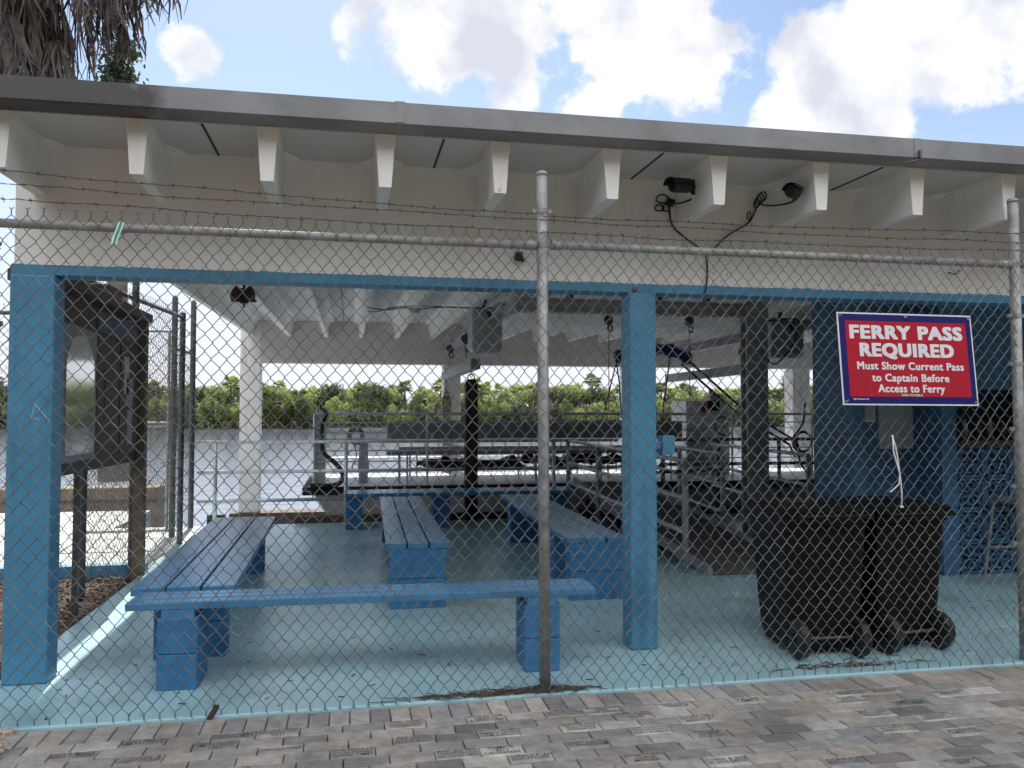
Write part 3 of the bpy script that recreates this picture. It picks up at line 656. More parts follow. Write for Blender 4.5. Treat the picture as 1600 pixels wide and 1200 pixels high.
cord.tube([q0+Vector((.004, -.006, 0)), at(1396, 705, -.07), at(1406, 740, -.072), at(1405, 756, -.07), at(1398, 763, -.07), at(1392, 768, -.07)], .0042, 8)
cord.torus(q4, .006, .006, (0, 0, 0), 10, 6); cord.torus(at(1392, 768, -.07), .004, .005, (0, 0, 0), 10, 6)
tag(obj('cord', cord, 'cord', smooth=True), 'knotted white cord dangling below the red sign on the fence', 'cord')

# ------------------------------------------------------------------ benches
def bench(label, x, y, rot, length, planks, pw, gap, top, th, supports, bw, bl, shim=0.):
    """local: length along +x from 0, width along y centred"""
    t = thing('slatted_bench', label, 'bench', (x, y, SLAB), 'blue slatted benches on block supports'); t.rotation_euler = (0, 0, rot)
    tw_ = planks*pw+(planks-1)*gap
    for k in range(planks):
        b = MB(); y0 = -tw_/2+k*(pw+gap); e0 = rnd.uniform(-.006, .006); b.box(e0, length+e0, y0, y0+pw, top-SLAB-th, top-SLAB+rnd.uniform(-.002, .002)); obj('plank', b, 'bench', t, bevel=.005, local=True)
    for sx in supports:
        b = MB(); zt = top-SLAB-th-shim
        h = (zt-.003)/2
        for k in range(2): b.box(sx-bl/2, sx+bl/2, -bw/2, bw/2, k*(h+.003), k*(h+.003)+h)
        o = obj('block_support', b, 'block', t, bevel=.006, local=True)
        if shim:
            b = MB(); b.box(sx-bl/2+.02, sx+bl/2-.02, -bw/2+.005, bw/2-.005, zt, zt+shim); obj('shim', b, 'bench', o, local=True)
    return t
bench('long blue bench right behind the fence, running along it', -1.19, .545, R(-1.7), 2.62, 3, .089, .01, .515, .042, (.275, 2.30), .30, .21, .045)
bench('wide blue bench along the left edge, meeting the front bench', -.96, .76, R(91.0), 3.45, 3, .184, .014, .525, .045, (.35, 3.1), .42, .21)
t2 = bench('blue bench in the middle of the floor, pointing towards the water', .52, 2.05, R(88.9), 3.75, 3, .152, .016, .545, .045, (.11, 3.5), .43, .21)
t3 = bench('blue bench beside the middle column, near the ramp', 1.965, 2.08, R(88.2), 3.75, 3, .152, .016, .545, .045, (.11, .75, 3.2), .43, .21)
bench('blue bench at the back, facing the boat along the dock rail', -.07, 6.85, R(0), 3.1, 3, .184, .014, .52, .045, (.12, 1.27, 2.9), .42, .22)

# ------------------------------------------------------------------ wheeled bins
def make_bin(label, x, y, rz, k=1.):
    t = thing('wheelie_bin', label, 'bin', (x, y, SLAB), 'black wheeled bins behind the fence'); t.rotation_euler = (0, 0, rz)
    def rr(hx, y0, y1, z, r_=.05):
        pts = []
        for (cx, cy, a0) in ((hx-r_, y1-r_, 0), (-hx+r_, y1-r_, 90), (-hx+r_, y0+r_, 180), (hx-r_, y0+r_, 270)):
            for q in range(4): A = R(a0+q*30); pts.append((cx+r_*math.cos(A), cy+r_*math.sin(A), z))
        return pts
    b = MB(); b.rings([rr(.215, .05, .44, .03), rr(.232, .0, .47, .10), rr(.262, -.05, .56, .80), rr(.265, -.053, .565, .815), rr(.277, -.07, .585, .82), rr(.277, -.07, .585, .875), rr(.265, -.05, .56, .88)])
    body = obj('body', b, 'bin', t, local=True, smooth=False)
    b = MB(); b.rings([rr(.296, -.09, .60, .882, .05), rr(.298, -.094, .605, .902, .05), rr(.265, -.06, .57, .922, .08), rr(.15, .1, .4, .94, .07)])
    lid = obj('lid', b, 'bin', t, local=True)
    b = MB(); b.tube([(-.24, -.06, .86), (-.24, -.13, .872), (-.22, -.15, .876), (.22, -.15, .876), (.24, -.13, .872), (.24, -.06, .86)], .016, 8); obj('handle', b, 'bin', t, local=True, smooth=True)
    b = MB(); b.cyl((-.22, -.035, .122), (.22, -.035, .122), .009, 8); obj('axle', b, 'darksteel', t, local=True)
    for sx in (-1, 1):
        b = MB(); prof = [(.03, .034), (.095, .032), (.115, .026), (.12, .014), (.12, -.014), (.115, -.026), (.095, -.032), (.03, -.034)]
        rs = []
        for a_ in range(28):
            A = 2*math.pi*a_/28; tr = .004 if a_ % 2 else 0
            rs.append([(sx*.195+dx, -.035+(r_-(tr if r_ > .1 else 0))*math.cos(A), (.122)+(r_-(tr if r_ > .1 else 0))*math.sin(A)) for r_, dx in prof])
        rs.append(rs[0]); b.rings(rs, cap=False); wh = obj('wheel', b, 'black', t, local=True)
        b = MB(); b.cyl((sx*.155, -.035, .122), (sx*.236, -.035, .122), .036, 12); obj('hub', b, 'bin', wh, local=True)
    return t
make_bin('black wheeled bin left of its twin, behind the fence under the sign', 2.905, .30, R(-4))
make_bin('black wheeled bin right of its twin, turned slightly outward', 3.51, .33, R(5))

# ------------------------------------------------------------------ cameras and cables on the joists
def sec_cam(label, p, rz, rx, mount_dir, sc_=1.3):
    t = thing('security_camera', label, 'camera', p, 'security cameras under the eave'); t.rotation_euler = (rx, 0, rz); t.scale = (sc_, sc_, sc_)
    b = MB(); b.tube([(0, -.065, 0), (0, -.06, 0), (0, .035, 0), (0, .045, 0)], [.028, .032, .031, .02], 14); body = obj('body', b, 'black', t, local=True, smooth=True)
    b = MB(); b.tube([(0, -.0662, 0), (0, -.0675, 0)], .02, 12); obj('lens', b, 'bin', body, local=True)
    b = MB(); vs = []
    for yy in (-.085, .045):
        for a_ in range(7): A = R(10+a_*160/6); vs.append((.037*math.cos(A), yy, .037*math.sin(A)))
    b.add(vs + [(v[0]*1.06, v[1], v[2]*1.06) for v in vs], [(i, i+1, 8+i, 7+i) for i in range(6)] + [(14+i, 21+i, 22+i, 15+i) for i in range(6)]); obj('hood', b, 'black', t, local=True)
    b = MB(); m0 = Vector((0, .042, 0)); m1 = Vector(mount_dir); b.tube([m0, m0.lerp(m1, .5)+Vector((0, 0, -.004)), m1], .011, 8); b.tube([m1, m1+(m1-m0).normalized()*.012], .036, 16); obj('mount', b, 'black', t, local=True)
    return t
c1 = Vector((JX[6]-.047-.100, .285, at(1066, 291, .285).z)); c2 = Vector((JX[7]-.047-.068, .20, at(1245, 300, .20).z))
sec_cam('black security camera left of the cable split, seen from its side', c1, R(-66), R(6), (.0, .085, .0))
sec_cam('black security camera close to its joist, right of the cable split', c2, R(-40), R(10), (.0, .085, .0))
cb = MB()
def pl(pts, Y): return [at(px_, py_, y_ if isinstance(Y, list) else Y) for (px_, py_), y_ in zip(pts, Y if isinstance(Y, list) else [0]*len(pts))]
def smooth_pts(P, k=5):
    out = []
    for i in range(len(P)-1):
        p0, p1, p2, p3 = P[max(i-1, 0)], P[i], P[i+1], P[min(i+2, len(P)-1)]
        for j in range(k):
            t = j/k; out.append(.5*((2*p1)+(-p0+p2)*t+(2*p0-5*p1+4*p2-p3)*t*t+(-p0+3*p1-3*p2+p3)*t**3))
    out.append(P[-1]); return out
cb.tube(smooth_pts(pl([(1090, 294), (1086, 308), (1064, 317), (1049, 318)], [.34, .36, .5, .6])), .006, 6)
cb.tube(smooth_pts(pl([(1046, 317), (1047, 340), (1054, 357), (1075, 375), (1097, 391), (1104, 405), (1105, 430), (1103, 452), (1100, 460)], .645)), .006, 6)
for (cx, cy, rx_, rz_) in ((1036, 311, .045, .028), (1031, 325, .03, .022), (1041, 325, .024, .024)):
    q = at(cx, cy, .62); cb.tube([(q.x+rx_*math.cos(A_/14*6.283), .62+.01*math.sin(A_), q.z+rz_*math.sin(A_/14*6.283)) for A_ in range(15)], .0055, 6)
q = at(1047, 316, .63); cb.obox(q, .05, .03, .045, (.2, .3, .1))
tag(obj('camera_cable', cb, 'black', smooth=True), 'black cable with loose loops running from the left camera down the wall', 'cable')
cb = MB()
cb.tube(smooth_pts(pl([(1252, 303), (1236, 316), (1210, 321), (1190, 320)], [.24, .34, .5, .58])), .006, 6)
cb.tube(smooth_pts(pl([(1183, 322), (1175, 340), (1167, 350), (1140, 366), (1124, 380), (1112, 394), (1106, 402)], .638)), .006, 6)
for k in range(4):
    q = at(1182+k*2, 318-k*3, .61); cb.tube([(q.x+.02*math.cos(A_/10*6.283)*(1+.2*k), .61-.008*k, q.z+.032*math.sin(A_/10*6.283)+.01*math.cos(A_/10*6.283)) for A_ in range(11)], .005, 6)
q = at(1170, 338, .635); cb.tube([(q.x+.012*math.cos(A_/10*6.283), .632, q.z+.03*math.sin(A_/10*6.283)) for A_ in range(11)], .004, 5)
tag(obj('camera_cable', cb, 'black', smooth=True), 'black cable bunched in a tight knot below the right camera', 'cable')

# ------------------------------------------------------------------ notice board at the left
nb = thing('notice_board', 'dark wooden notice board cabinet with little roof beside the left column', 'notice board', (-1.98, 2.9, 0))
X0, X1 = -2.10, -1.97
b = MB(); b.box(X0, X1, 1.72, 3.88, 1.11, 2.38); obj('cabinet', b, 'brownwood', nb, bevel=.004)
b = MB(); b.box(-2.22, -1.88, 1.5, 4.05, 2.42, 2.50); b.box(-2.2, -1.93, 2.75, 3.15, 2.50, 2.60); obj('roof', b, 'brownwood', nb, bevel=.006)
b = MB(); b.box(-2.0, -1.90, 3.88, 3.98, -.05, 2.42); obj('post', b, 'tan', nb, bevel=.005)
b = MB(); b.box(-2.07, -2.03, 2.42, 2.46, -.05, 1.11); obj('post', b, 'darksteel', nb)
b = MB(); b.box(-1.968, -1.95, 1.76, 2.52, 1.20, 2.18); d1 = obj('door', b, 'greyvinyl', nb, bevel=.003)
b = MB(); pts = []
cy = 2.13; hw = .32
for i in range(13): A = R(180-i*15); pts.append((cy+hw*math.cos(A), 1.86+.26*math.sin(A)))
ring_ = [(cy-hw, 1.25)] + pts + [(cy+hw, 1.25)]
b.loft([(-1.949, y, z) for y, z in ring_], [(-1.944, y, z) for y, z in ring_]); obj('arched_pane', b, 'glass', d1)
for (y0, y1) in ((2.55, 3.18), (3.22, 3.85)):
    b = MB(); b.box(-1.966, -1.952, y0, y1, 1.20, 2.16); obj('door', b, 'brownwood', nb, bevel=.003)
b = MB(); b.box(-1.968, -1.955, 2.6, 3.82, 2.20, 2.36); obj('header_board', b, 'poster', nb)
for (y0, y1, z0, z1, m_) in ((3.32, 3.48, 1.72, 2.05, 'paper'), (3.40, 3.62, 1.62, 1.86, 'grey_paper'), (3.45, 3.6, 1.28, 1.58, 'grey_paper'), (2.75, 3.05, 1.5, 1.9, 'brownwood')):
    b = MB(); b.box(-1.9515, -1.948, y0, y1, z0, z1); obj('notice_sheet', b, m_, nb)

# ------------------------------------------------------------------ lamps, pipes, hoist under the roof
fl = thing('twin_flood_lamp', 'rusty twin flood lamp bar hanging from the ceiling at left', 'lamp', at(381, 462, 2.6))
q = at(381, 470, 2.6)
b = MB(); b.box(q.x-.03, q.x+.03, 2.57, 2.63, q.z-.02, q.z+.10); b.cyl((q.x, 2.6, q.z+.1), (q.x, 2.6, 2.82), .012, 8); obj('bracket', b, 'redbrown', fl)
b = MB(); b.cyl((q.x-.10, 2.6, q.z), (q.x+.10, 2.6, q.z), .012, 8); b.cyl((q.x, 2.6, q.z), (q.x, 2.6, q.z-.06), .009, 8); obj('bar', b, 'darksteel', fl)
for sx in (-1, 1):
    b = MB(); b.tube([(q.x+sx*.055, 2.6, q.z+.11), (q.x+sx*.05, 2.55, q.z+.06), (q.x+sx*.05, 2.52, q.z+.02)], [.02, .045, .05], 10); obj('lamp_head', b, 'redbrown', fl, smooth=True)
b = MB(); x = JX[1]+.09
b.tube([(x, 2.9, 2.80), (x, 9.2, 2.90)], .022, 8); tag(obj('ceiling_pipe', b, 'col_white', smooth=True), 'white pipe hung along the second ceiling joist from the left', 'pipe')
b = MB(); P_ = smooth_pts(pl([(573, 480), (600, 484), (630, 481), (642, 482)], 5.4)); b.tube(P_, .009, 6)
b.tube(smooth_pts(pl([(655, 483), (690, 480), (730, 481), (775, 481)], 5.4)), .009, 6); b.tube(smooth_pts(pl([(573, 486), (590, 487), (615, 480), (660, 478), (700, 480)], 5.43)), .006, 6)
tag(obj('ceiling_wiring', b, 'darksteel'), 'grey conduit and wires strung across the ceiling joists', 'wiring')
q = at(648, 485, 5.4); b = MB(); b.box(q.x-.06, q.x+.06, 5.36, 5.44, q.z-.03, q.z+.03); tag(obj('junction_box', b, 'greybox', bevel=.006), 'small grey junction box in the ceiling wiring', 'junction box')

hf = thing('boat_lift', 'dark steel post and overhead hoist beams of the boat lift', 'boat lift', (4.5, 4.3, SLAB))
b = MB(); xl, xr = at(1166, 600, 4.3).x, at(1199, 600, 4.3).x
b.box(xl, xr, 4.28, 4.30, SLAB, 2.84); b.box(xl, xr, 4.42, 4.44, SLAB, 2.84); b.box((xl+xr)/2-.01, (xl+xr)/2+.01, 4.30, 4.42, SLAB, 2.84); b.box(xl, xl+.07, 4.275, 4.28, SLAB, 2.84); obj('steel_post', b, 'midsteel', hf)
b = MB(); b.box(1.75, 4.7, 4.32, 4.34, 2.66, 2.80); b.box(1.75, 4.7, 4.27, 4.39, 2.655, 2.67); b.box(1.75, 4.7, 4.27, 4.39, 2.795, 2.81); obj('cross_beam', b, 'midsteel', hf)
for xx in (2.35, 3.4, 3.95):
    b = MB(); b.box(xx-.03, xx+.03, 4.30, 4.36, 2.81, 2.86); obj('hanger', b, 'darksteel', hf)
for xx in (1.72, 6.12):
    b = MB(); b.box(xx-.06, xx+.06, 5.0, 11.0, 2.70, 2.72); b.box(xx-.012, xx+.012, 5.0, 11.0, 2.72, 2.83); b.box(xx-.06, xx+.06, 5.0, 11.0, 2.83, 2.845); obj('hoist_beam', b, 'midsteel', hf)
    b = MB(); b.box(xx-.07, xx+.07, 7.1, 10.95, 2.19, 2.34); obj('spreader_beam', b, 'greyvinyl', hf, bevel=.006)
def motor(label, px0, px1, py0, py1, Y):
    a0, a1 = at(px0, py0, Y), at(px1, py1, Y); xc = (a0.x+a1.x)/2; hx = (a1.x-a0.x)/2
    t = thing('motor_cover', label, 'hoist motor', (xc, Y, a1.z), 'boat lift motor covers')
    zz0, zz1 = a1.z, a0.z
    b = MB(); rr_ = lambda h, d, z: [(xc-h, Y-d, z), (xc+h, Y-d, z), (xc+h, Y+d, z), (xc-h, Y+d, z)]
    b.rings([rr_(hx*.86, .15, zz0), rr_(hx, .19, zz0+.05), rr_(hx, .2, zz1-.08), rr_(hx*.94, .18, zz1)]); obj('cover', b, 'greybox', t, bevel=.02)
    b = MB(); b.add([(xc-.02, Y-.206, zz1-.06), (xc+.12, Y-.206, zz1-.06), (xc+.05, Y-.206, zz1-.2), (xc-.02, Y-.203, zz1-.06), (xc+.12, Y-.203, zz1-.06), (xc+.05, Y-.203, zz1-.2)], [(0, 2, 1), (0, 1, 4, 3), (1, 2, 5, 4), (2, 0, 3, 5)]); obj('badge', b, 'navy', t)
    b = MB(); b.cyl((xc, Y, zz1), (xc, Y, zz1+.25), .03, 8); obj('hanger', b, 'darksteel', t)
    return t
motor('grey box shaped boat lift motor cover hanging beside the middle fence post', 734, 781, 482, 552, 5.9)
motor('grey boat lift motor cover hanging right of the steel post', 1193, 1245, 498, 560, 5.9)
def chain(mb, p, q, r_=.02):
    p, q = Vector(p), Vector(q); n_ = max(2, int((q-p).length/(r_*2.6)))
    for i in range(n_):
        c = p.lerp(q, (i+.5)/n_); mb.torus(c, r_, r_*.32, (R(90), 0, R(90*(i % 2)+20)), 10, 5)
def hung_post(label, pxc, w_, Y, ztop, zbot, m_):
    xc = at(pxc, 650, Y).x
    t = thing('fender_post', label, 'post', (xc, Y, zbot), 'timber posts hung from the boat lift')
    b = MB(); b.rings([[(xc-w_/2, Y-w_/2, zbot), (xc+w_/2, Y-w_/2, zbot), (xc+w_/2, Y+w_/2, zbot), (xc-w_/2, Y+w_/2, zbot)], [(xc-w_/2, Y-w_/2, ztop-.05), (xc+w_/2, Y-w_/2, ztop-.05), (xc+w_/2, Y+w_/2, ztop-.05), (xc-w_/2, Y+w_/2, ztop-.05)], [(xc-w_/3, Y-w_/3, ztop), (xc+w_/3, Y-w_/3, ztop), (xc+w_/3, Y+w_/3, ztop), (xc-w_/3, Y+w_/3, ztop)]]); obj('timber', b, m_, t)
    b = MB(); chain(b, (xc, Y, ztop+.02), (xc, Y, 2.2)); b.torus((xc, Y, ztop+.03), .05, .009, (R(90), 0, 0), 14, 6); obj('chain', b, 'darksteel', t)
hung_post('dark timber fender post hanging from a chain behind the back bench', 736, .17, 7.3, 2.05, .06, 'darktimber')
hung_post('paler timber fender post hanging by the middle rear column', 697, .17, 10.9, 1.9, -.4, 'tan')
def hook(label, px_, py_, Y, down):
    q = at(px_, py_, Y); t = thing('hoist_hook', label, 'hook', q, 'hoist hooks and pulleys')
    b = MB(); b.torus(q, .05, .018, (R(90), 0, 0), 14, 6); b.box(q.x-.045, q.x+.045, Y-.03, Y+.03, q.z-.05, q.z+.05); b.torus(q+Vector((.02, 0, -.11)), .045, .013, (R(90), 0, R(30)), 12, 6); obj('pulley', b, 'darksteel', t)
    b = MB(); b.cyl(q+Vector((0, 0, .05)), (q.x+.05, Y, 2.85), .008, 6); obj('upper_cable', b, 'darksteel', t)
    if down:
        b = MB(); b.cyl(q+Vector((0, 0, -.06)), (q.x, Y, q.z-down), .006, 6); obj('lower_cable', b, 'darksteel', t)
hook('dark hook block with chain hanging over the pale fender post', 703, 545, 9.4, .3)
hook('pair of dark shackles hanging left of the grey motor cover', 728, 530, 6.4, .25)
hook('dark pulley with a thin vertical cable left of the blue middle column', 951, 500, 6.2, 1.2)
hook('dark pulley with thin cable right of the blue middle column', 1077, 502, 6.2, 1.15)
hook('dark hook hanging close beside the steel post', 1160, 550, 7.6, .2)
b = MB(); b.tube(smooth_pts(pl([(1192, 502), (1215, 500), (1240, 498), (1248, 505), (1238, 540), (1215, 567), (1203, 566), (1200, 560)], 5.6)), .012, 6); tag(obj('motor_cable', b, 'black'), 'black power cable looping under the right boat lift motor', 'cable')

# ------------------------------------------------------------------ dock handrail and ramp
hr = thing('dock_handrail', 'three bar aluminium handrail along the dock edge at the back', 'handrail', (0, 7.38, SLAB))
xe = at(965, 690, 7.38).x
for z in (1.17, .765, .375):
    b = MB(); b.tube([(-2.03, 7.38, z), (xe if z > .5 else .05, 7.38, z)], .024, 10); obj('rail', b, 'alu', hr, smooth=True)
for px_ in (337, 541, 865):
    x = at(px_, 690, 7.38).x
    b = MB(); b.tube([(x, 7.38, SLAB), (x, 7.38, 1.16)], .028, 10); p = obj('post', b, 'alu', hr, smooth=True)
    b = MB(); b.tube([(x, 7.38, SLAB), (x, 7.38, SLAB+.012)], .06, 10); obj('base_plate', b, 'alu', p)
for z in (1.17, .80):
    b = MB(); b.tube([(4.55, 7.38, z), (9.2, 7.38, z)], .026, 10); obj('rail', b, 'darksteel', hr, smooth=True)
for x in (4.6, 5.5, 6.5, 7.6):
    b = MB(); b.tube([(x, 7.38, SLAB), (x, 7.38, 1.16)], .03, 10); obj('post', b, 'darksteel', hr, smooth=True)
b = MB(); q = at(337, 820, 7.38); b.box(q.x-.13, q.x+.1, 7.46, 7.6, -.3, .18); tag(obj('dock_piling', b, 'darktimber', bevel=.01), 'short dark piling stub behind the left handrail post', 'piling')

rp = thing('boarding_ramp', 'dark carpeted boarding ramp rising to the boat behind the bins', 'ramp', (3.7, 5.0, SLAB))
def ramp_box(mb, xa, xb, xc, xd, y0, y1, za, zb, zc, zd):   # near edge xa..xb, far edge xc..xd
    mb.add([(xa, y0, za), (xb, y0, za), (xd, y1, zc), (xc, y1, zc), (xa, y0, zb), (xb, y0, zb), (xd, y1, zd), (xc, y1, zd)],
           [(0, 3, 2, 1), (4, 5, 6, 7), (0, 1, 5, 4), (1, 2, 6, 5), (2, 3, 7, 6), (3, 0, 4, 7)])
b = MB(); ramp_box(b, 3.32, 4.2, 3.32, 4.2, 2.85, 7.62, SLAB+.002, SLAB+.035, .47, .54); obj('walkway', b, 'ramp', rp)
for x in (3.275, 4.2):
    b = MB(); ramp_box(b, x, x+.045, x, x+.045, 2.85, 7.62, SLAB+.001, SLAB+.075, .42, .61); obj('side_beam', b, 'midsteel', rp)
for y in (4.3, 5.8, 7.2):
    for x in (3.36, 4.12):
        b = MB(); b.box(x, x+.05, y, y+.05, SLAB, SLAB+.10*(y-2.85)-.03); obj('trestle_leg', b, 'darktimber', rp)
def rail_run(xr, ys, z0, parent):
    zt = lambda y: z0 + .015*(y-3)
    for dz in (0, -.36, -.68):
        b = MB(); b.tube([(xr, ys[0], zt(ys[0])+dz), (xr, ys[-1], zt(ys[-1])+dz*(.9))], .024, 10); obj('handrail', b, 'alu', parent, smooth=True)
    for y in ys:
        b = MB(); b.tube([(xr, y, SLAB), (xr, y, zt(y))], .03, 10); obj('post', b, 'midsteel', parent, smooth=True)
rail_run(3.14, (3.05, 4.3, 5.9, 7.4), 1.10, rp)
rail_run(4.30, (4.7, 6.0, 7.4), 1.06, rp)
rail_run(5.35, (4.6, 6.2, 7.3), 1.04, rp)
b = MB()   # level rail crossing at the ramp foot
b.tube([(3.14, 4.3, .90), (4.30, 4.7, .90)], .02, 8); obj('cross_rail', b, 'darksteel', rp)

# ------------------------------------------------------------------ dock timbers beyond the slab
b = MB(); b.box(-.75, 9, 7.46, 7.62, -.5, .13); tag(obj('dock_timber', b, 'timber', bevel=.01), 'brown timber wale along the slab edge below the boat', 'timber')
b = MB(); b.box(at(359, 800, 11.0).x, 9, 10.9, 11.4, -.52, -.19); tag(obj('dock_timber', b, 'timber', bevel=.01), 'dark timber beam on the water under the rear white columns', 'timber')
b = MB(); b.box(-6.8, -3.4, 11.5, 12.1, -.62, .25); b.box(-6.8, -3.4, 11.45, 11.5, .02, .25); tag(obj('timber_dock', b, 'tan', bevel=.02), 'low sunlit timber dock out on the water at far left', 'dock')

# ------------------------------------------------------------------ ferry boat
fbt = thing('ferry_boat', 'white pontoon ferry boat with many thin rails moored under the roof', 'boat', (3.5, 9.1, -.6))
b = MB()
def hullring(x, z, y0, y1): return [(x, y0, z), (x, y1, z)]
prof_top = [(-.62, 7.95, 10.35), (-.5, 7.75, 10.55), (8.6, 7.75, 10.55)]
b.rings([[(-.15, 7.95, -.75), (8.4, 7.95, -.75), (8.4, 10.35, -.75), (-.15, 10.35, -.75)], [(-.32, 7.80, .10), (8.6, 7.80, .10), (8.6, 10.5, .10), (-.32, 10.5, .10)], [(-.55, 7.74, .46), (8.7, 7.74, .46), (8.7, 10.56, .46), (-.55, 10.56, .46)]])
obj('hull', b, 'hull', fbt, bevel=.03)
b = MB(); b.box(-.60, 8.75, 7.70, 10.6, .462, .50); dk = obj('deck', b, 'deck', fbt, bevel=.006)
b = MB(); b.tube([(-.66, 10.6, .49), (-.66, 7.68, .49), (8.8, 7.68, .49)], .03, 8); b.tube([(-.66, 10.6, .43), (-.66, 7.68, .43), (8.8, 7.68, .43)], .028, 8); obj('rub_rail', b, 'black', fbt)
YN, YF_ = 7.95, 10.35
rl = [1.56, 1.43, 1.36, 1.28, 1.19, 1.02, .86, .72]
for z in rl:
    b = MB(); x1 = 8.6 if z in (1.56, 1.43, 1.02, .86) else .55
    b.tube([(-.50, YN, z), (x1, YN, z)], .022 if z == 1.56 else .009, 8); obj('railing', b, 'alu', fbt)
for z in (1.56, 1.30, 1.05, .80):
    b = MB(); b.tube([(-.50, YF_, z), (8.6, YF_, z)], .018 if z == 1.56 else .009, 8); obj('railing', b, 'alu', fbt)
for x in (-.52, 1.12, 2.9, 4.6, 6.0, 7.4):
    b = MB(); b.tube([(x, YN, .5), (x, YN, 1.56)], .018, 8); obj('rail_post', b, 'alu', fbt)
for x in (-.5, 1.6, 3.6, 5.6, 7.6):
    b = MB(); b.tube([(x, YF_, .5), (x, YF_, 1.56)], .016, 8); obj('rail_post', b, 'alu', fbt)
q = at(501, 660, 8.0); b = MB(); b.box(q.x-.075, q.x+.075, 7.98, 8.1, .5, 1.62); ep = obj('corner_post', b, 'greybox', fbt, bevel=.01)
b = MB(); b.torus((q.x, 8.04, 1.74), .055, .012, (R(90), 0, 0), 14, 6); b.cyl((q.x, 8.04, 1.62), (q.x, 8.04, 1.69), .02, 8); obj('lifting_ring', b, 'black', ep)
# long seats with grey backrests
for (yb, ys, xa, xb) in ((8.08, 8.35, .53, 5.2), (10.2, 9.9, .8, 5.0)):
    b = MB(); b.box(xa, xb, yb-.03, yb+.03, 1.18, 1.45); obj('seat_back', b, 'greyvinyl', fbt, bevel=.012)
    b = MB(); b.box(xa, xb, min(yb+.03, ys-.2), max(yb+.03, ys+.2), .94, 1.0); obj('seat', b, 'greyvinyl', fbt, bevel=.012)
    for k in range(5):
        x = xa+.2+k*(xb-xa-.4)/4
        b = MB(); b.cyl((x, ys, .5), (x, ys, .94), .022, 8); b.cyl((x+.12, ys, .5), (x+.12, ys, .94), .016, 8); obj('seat_leg', b, 'alu', fbt)
# helm console
cx0, cx1, Yc = at(1072, 640, 9.3).x, at(1140, 640, 9.3).x, 9.3
b = MB(); b.box(cx0, cx1, Yc, Yc+.7, .5, 1.80); cs = obj('console', b, 'console', fbt, bevel=.02)
b = MB(); b.box(cx0+.40, cx0+.62, Yc-.03, Yc-.003, 1.62, 1.80); obj('screen', b, 'black', cs)
b = MB(); b.box(cx0+.28, cx0+.36, Yc-.012, Yc-.003, 1.58, 1.74); obj('placard', b, 'signred', cs)
b = MB()
for k in range(4): b.box(cx0-.12+k*.02, cx0+.36, Yc-.3+k*.06, Yc-.003, .75+k*.17, .79+k*.17)
obj('step', b, 'greyvinyl', cs)
b = MB(); b.torus((cx0+.65, Yc-.12, 1.35), .17, .016, (R(70), 0, 0), 20, 6); b.cyl((cx0+.65, Yc-.12, 1.35), (cx0+.65, Yc, 1.3), .025, 8); obj('steering_wheel', b, 'black', cs)
b = MB(); b.box(cx0+.5, cx0+.56, Yc+.1, Yc+.16, 1.8, 2.0); b.box(cx0+.55, cx0+.75, Yc+.1, Yc+.3, 1.8, 1.92); obj('antenna_base', b, 'greybox', cs)
# folded canopy
cn = MB(); P0, P1, P2 = at(962, 558, 8.9), at(1040, 546, 8.9), at(1078, 562, 8.9)
pts = smooth_pts([P0, P0.lerp(P1, .5)+Vector((0, 0, .02)), P1, P2], 5)
cn.tube(pts, [.10+.025*math.sin(i*1.9) for i in range(len(pts))], 10); obj('folded_canopy', cn, 'navy', fbt, smooth=True)
b = MB()
for dy, dz in ((0, 0), (.25, -.06)):
    b.tube([P2+Vector((-.05, dy, dz)), at(1162, 640, 8.9)+Vector((0, dy, dz)), at(1245, 690, 8.9)+Vector((0, dy, dz)), (at(1245, 690, 8.9).x+.1, 8.9+dy, .8)], .022, 8)
b.tube([P1+Vector((.1, 0, 0)), at(1036, 640, 8.4), (at(1034, 660, 8.0).x, 7.97, 1.4)], .013, 8); b.tube([at(962, 570, 8.9), at(945, 640, 8.3)], .012, 8)
b.tube([P0, at(968, 600, 8.8), (at(970, 640, 8.0).x, 7.97, 1.5)], .013, 8)
obj('canopy_frame', b, 'black', fbt)
# mooring post and rope on deck
b = MB(); q = at(568, 700, 8.6); b.box(q.x-.07, q.x+.07, 8.55, 8.68, .5, 1.12); b.box(q.x-.085, q.x+.085, 8.53, 8.70, .66, .86); obj('mooring_bitt', b, 'greybox', fbt, bevel=.01)
b = MB()
q = at(554, 690, 8.1)
for k in range(6): b.torus((q.x+rnd.uniform(-.04, .04), 8.05+k*.012, 1.22+rnd.uniform(-.05, .05)), .10, .011, (R(90), R(rnd.uniform(-20, 20)), R(rnd.uniform(-15, 15))), 18, 5)
b.tube(smooth_pts([Vector((q.x-.02, 8.04, 1.15)), Vector((q.x+.03, 8.04, .95)), Vector((q.x-.03, 8.04, .78)), Vector((q.x+.02, 8.04, .7))]), .01, 6)
tag(obj('rope_coil', b, 'darksteel'), 'grey coil of rope hung on the boat rail left of the seats', 'rope')
b = MB(); b.tube(smooth_pts(pl([(506, 640), (510, 645), (504, 662), (502, 690), (506, 708), (522, 722), (533, 735), (535, 748), (526, 757), (505, 759), (484, 758)], [8.0, 7.9, 7.86, 7.84, 7.82, 7.78, 7.72, 7.66, 7.63, 7.62, 7.62])), .034, 10)
tag(obj('fuel_hose', b, 'black', smooth=True), 'thick black hose curving down from the boat corner post', 'hose')
vi = 0
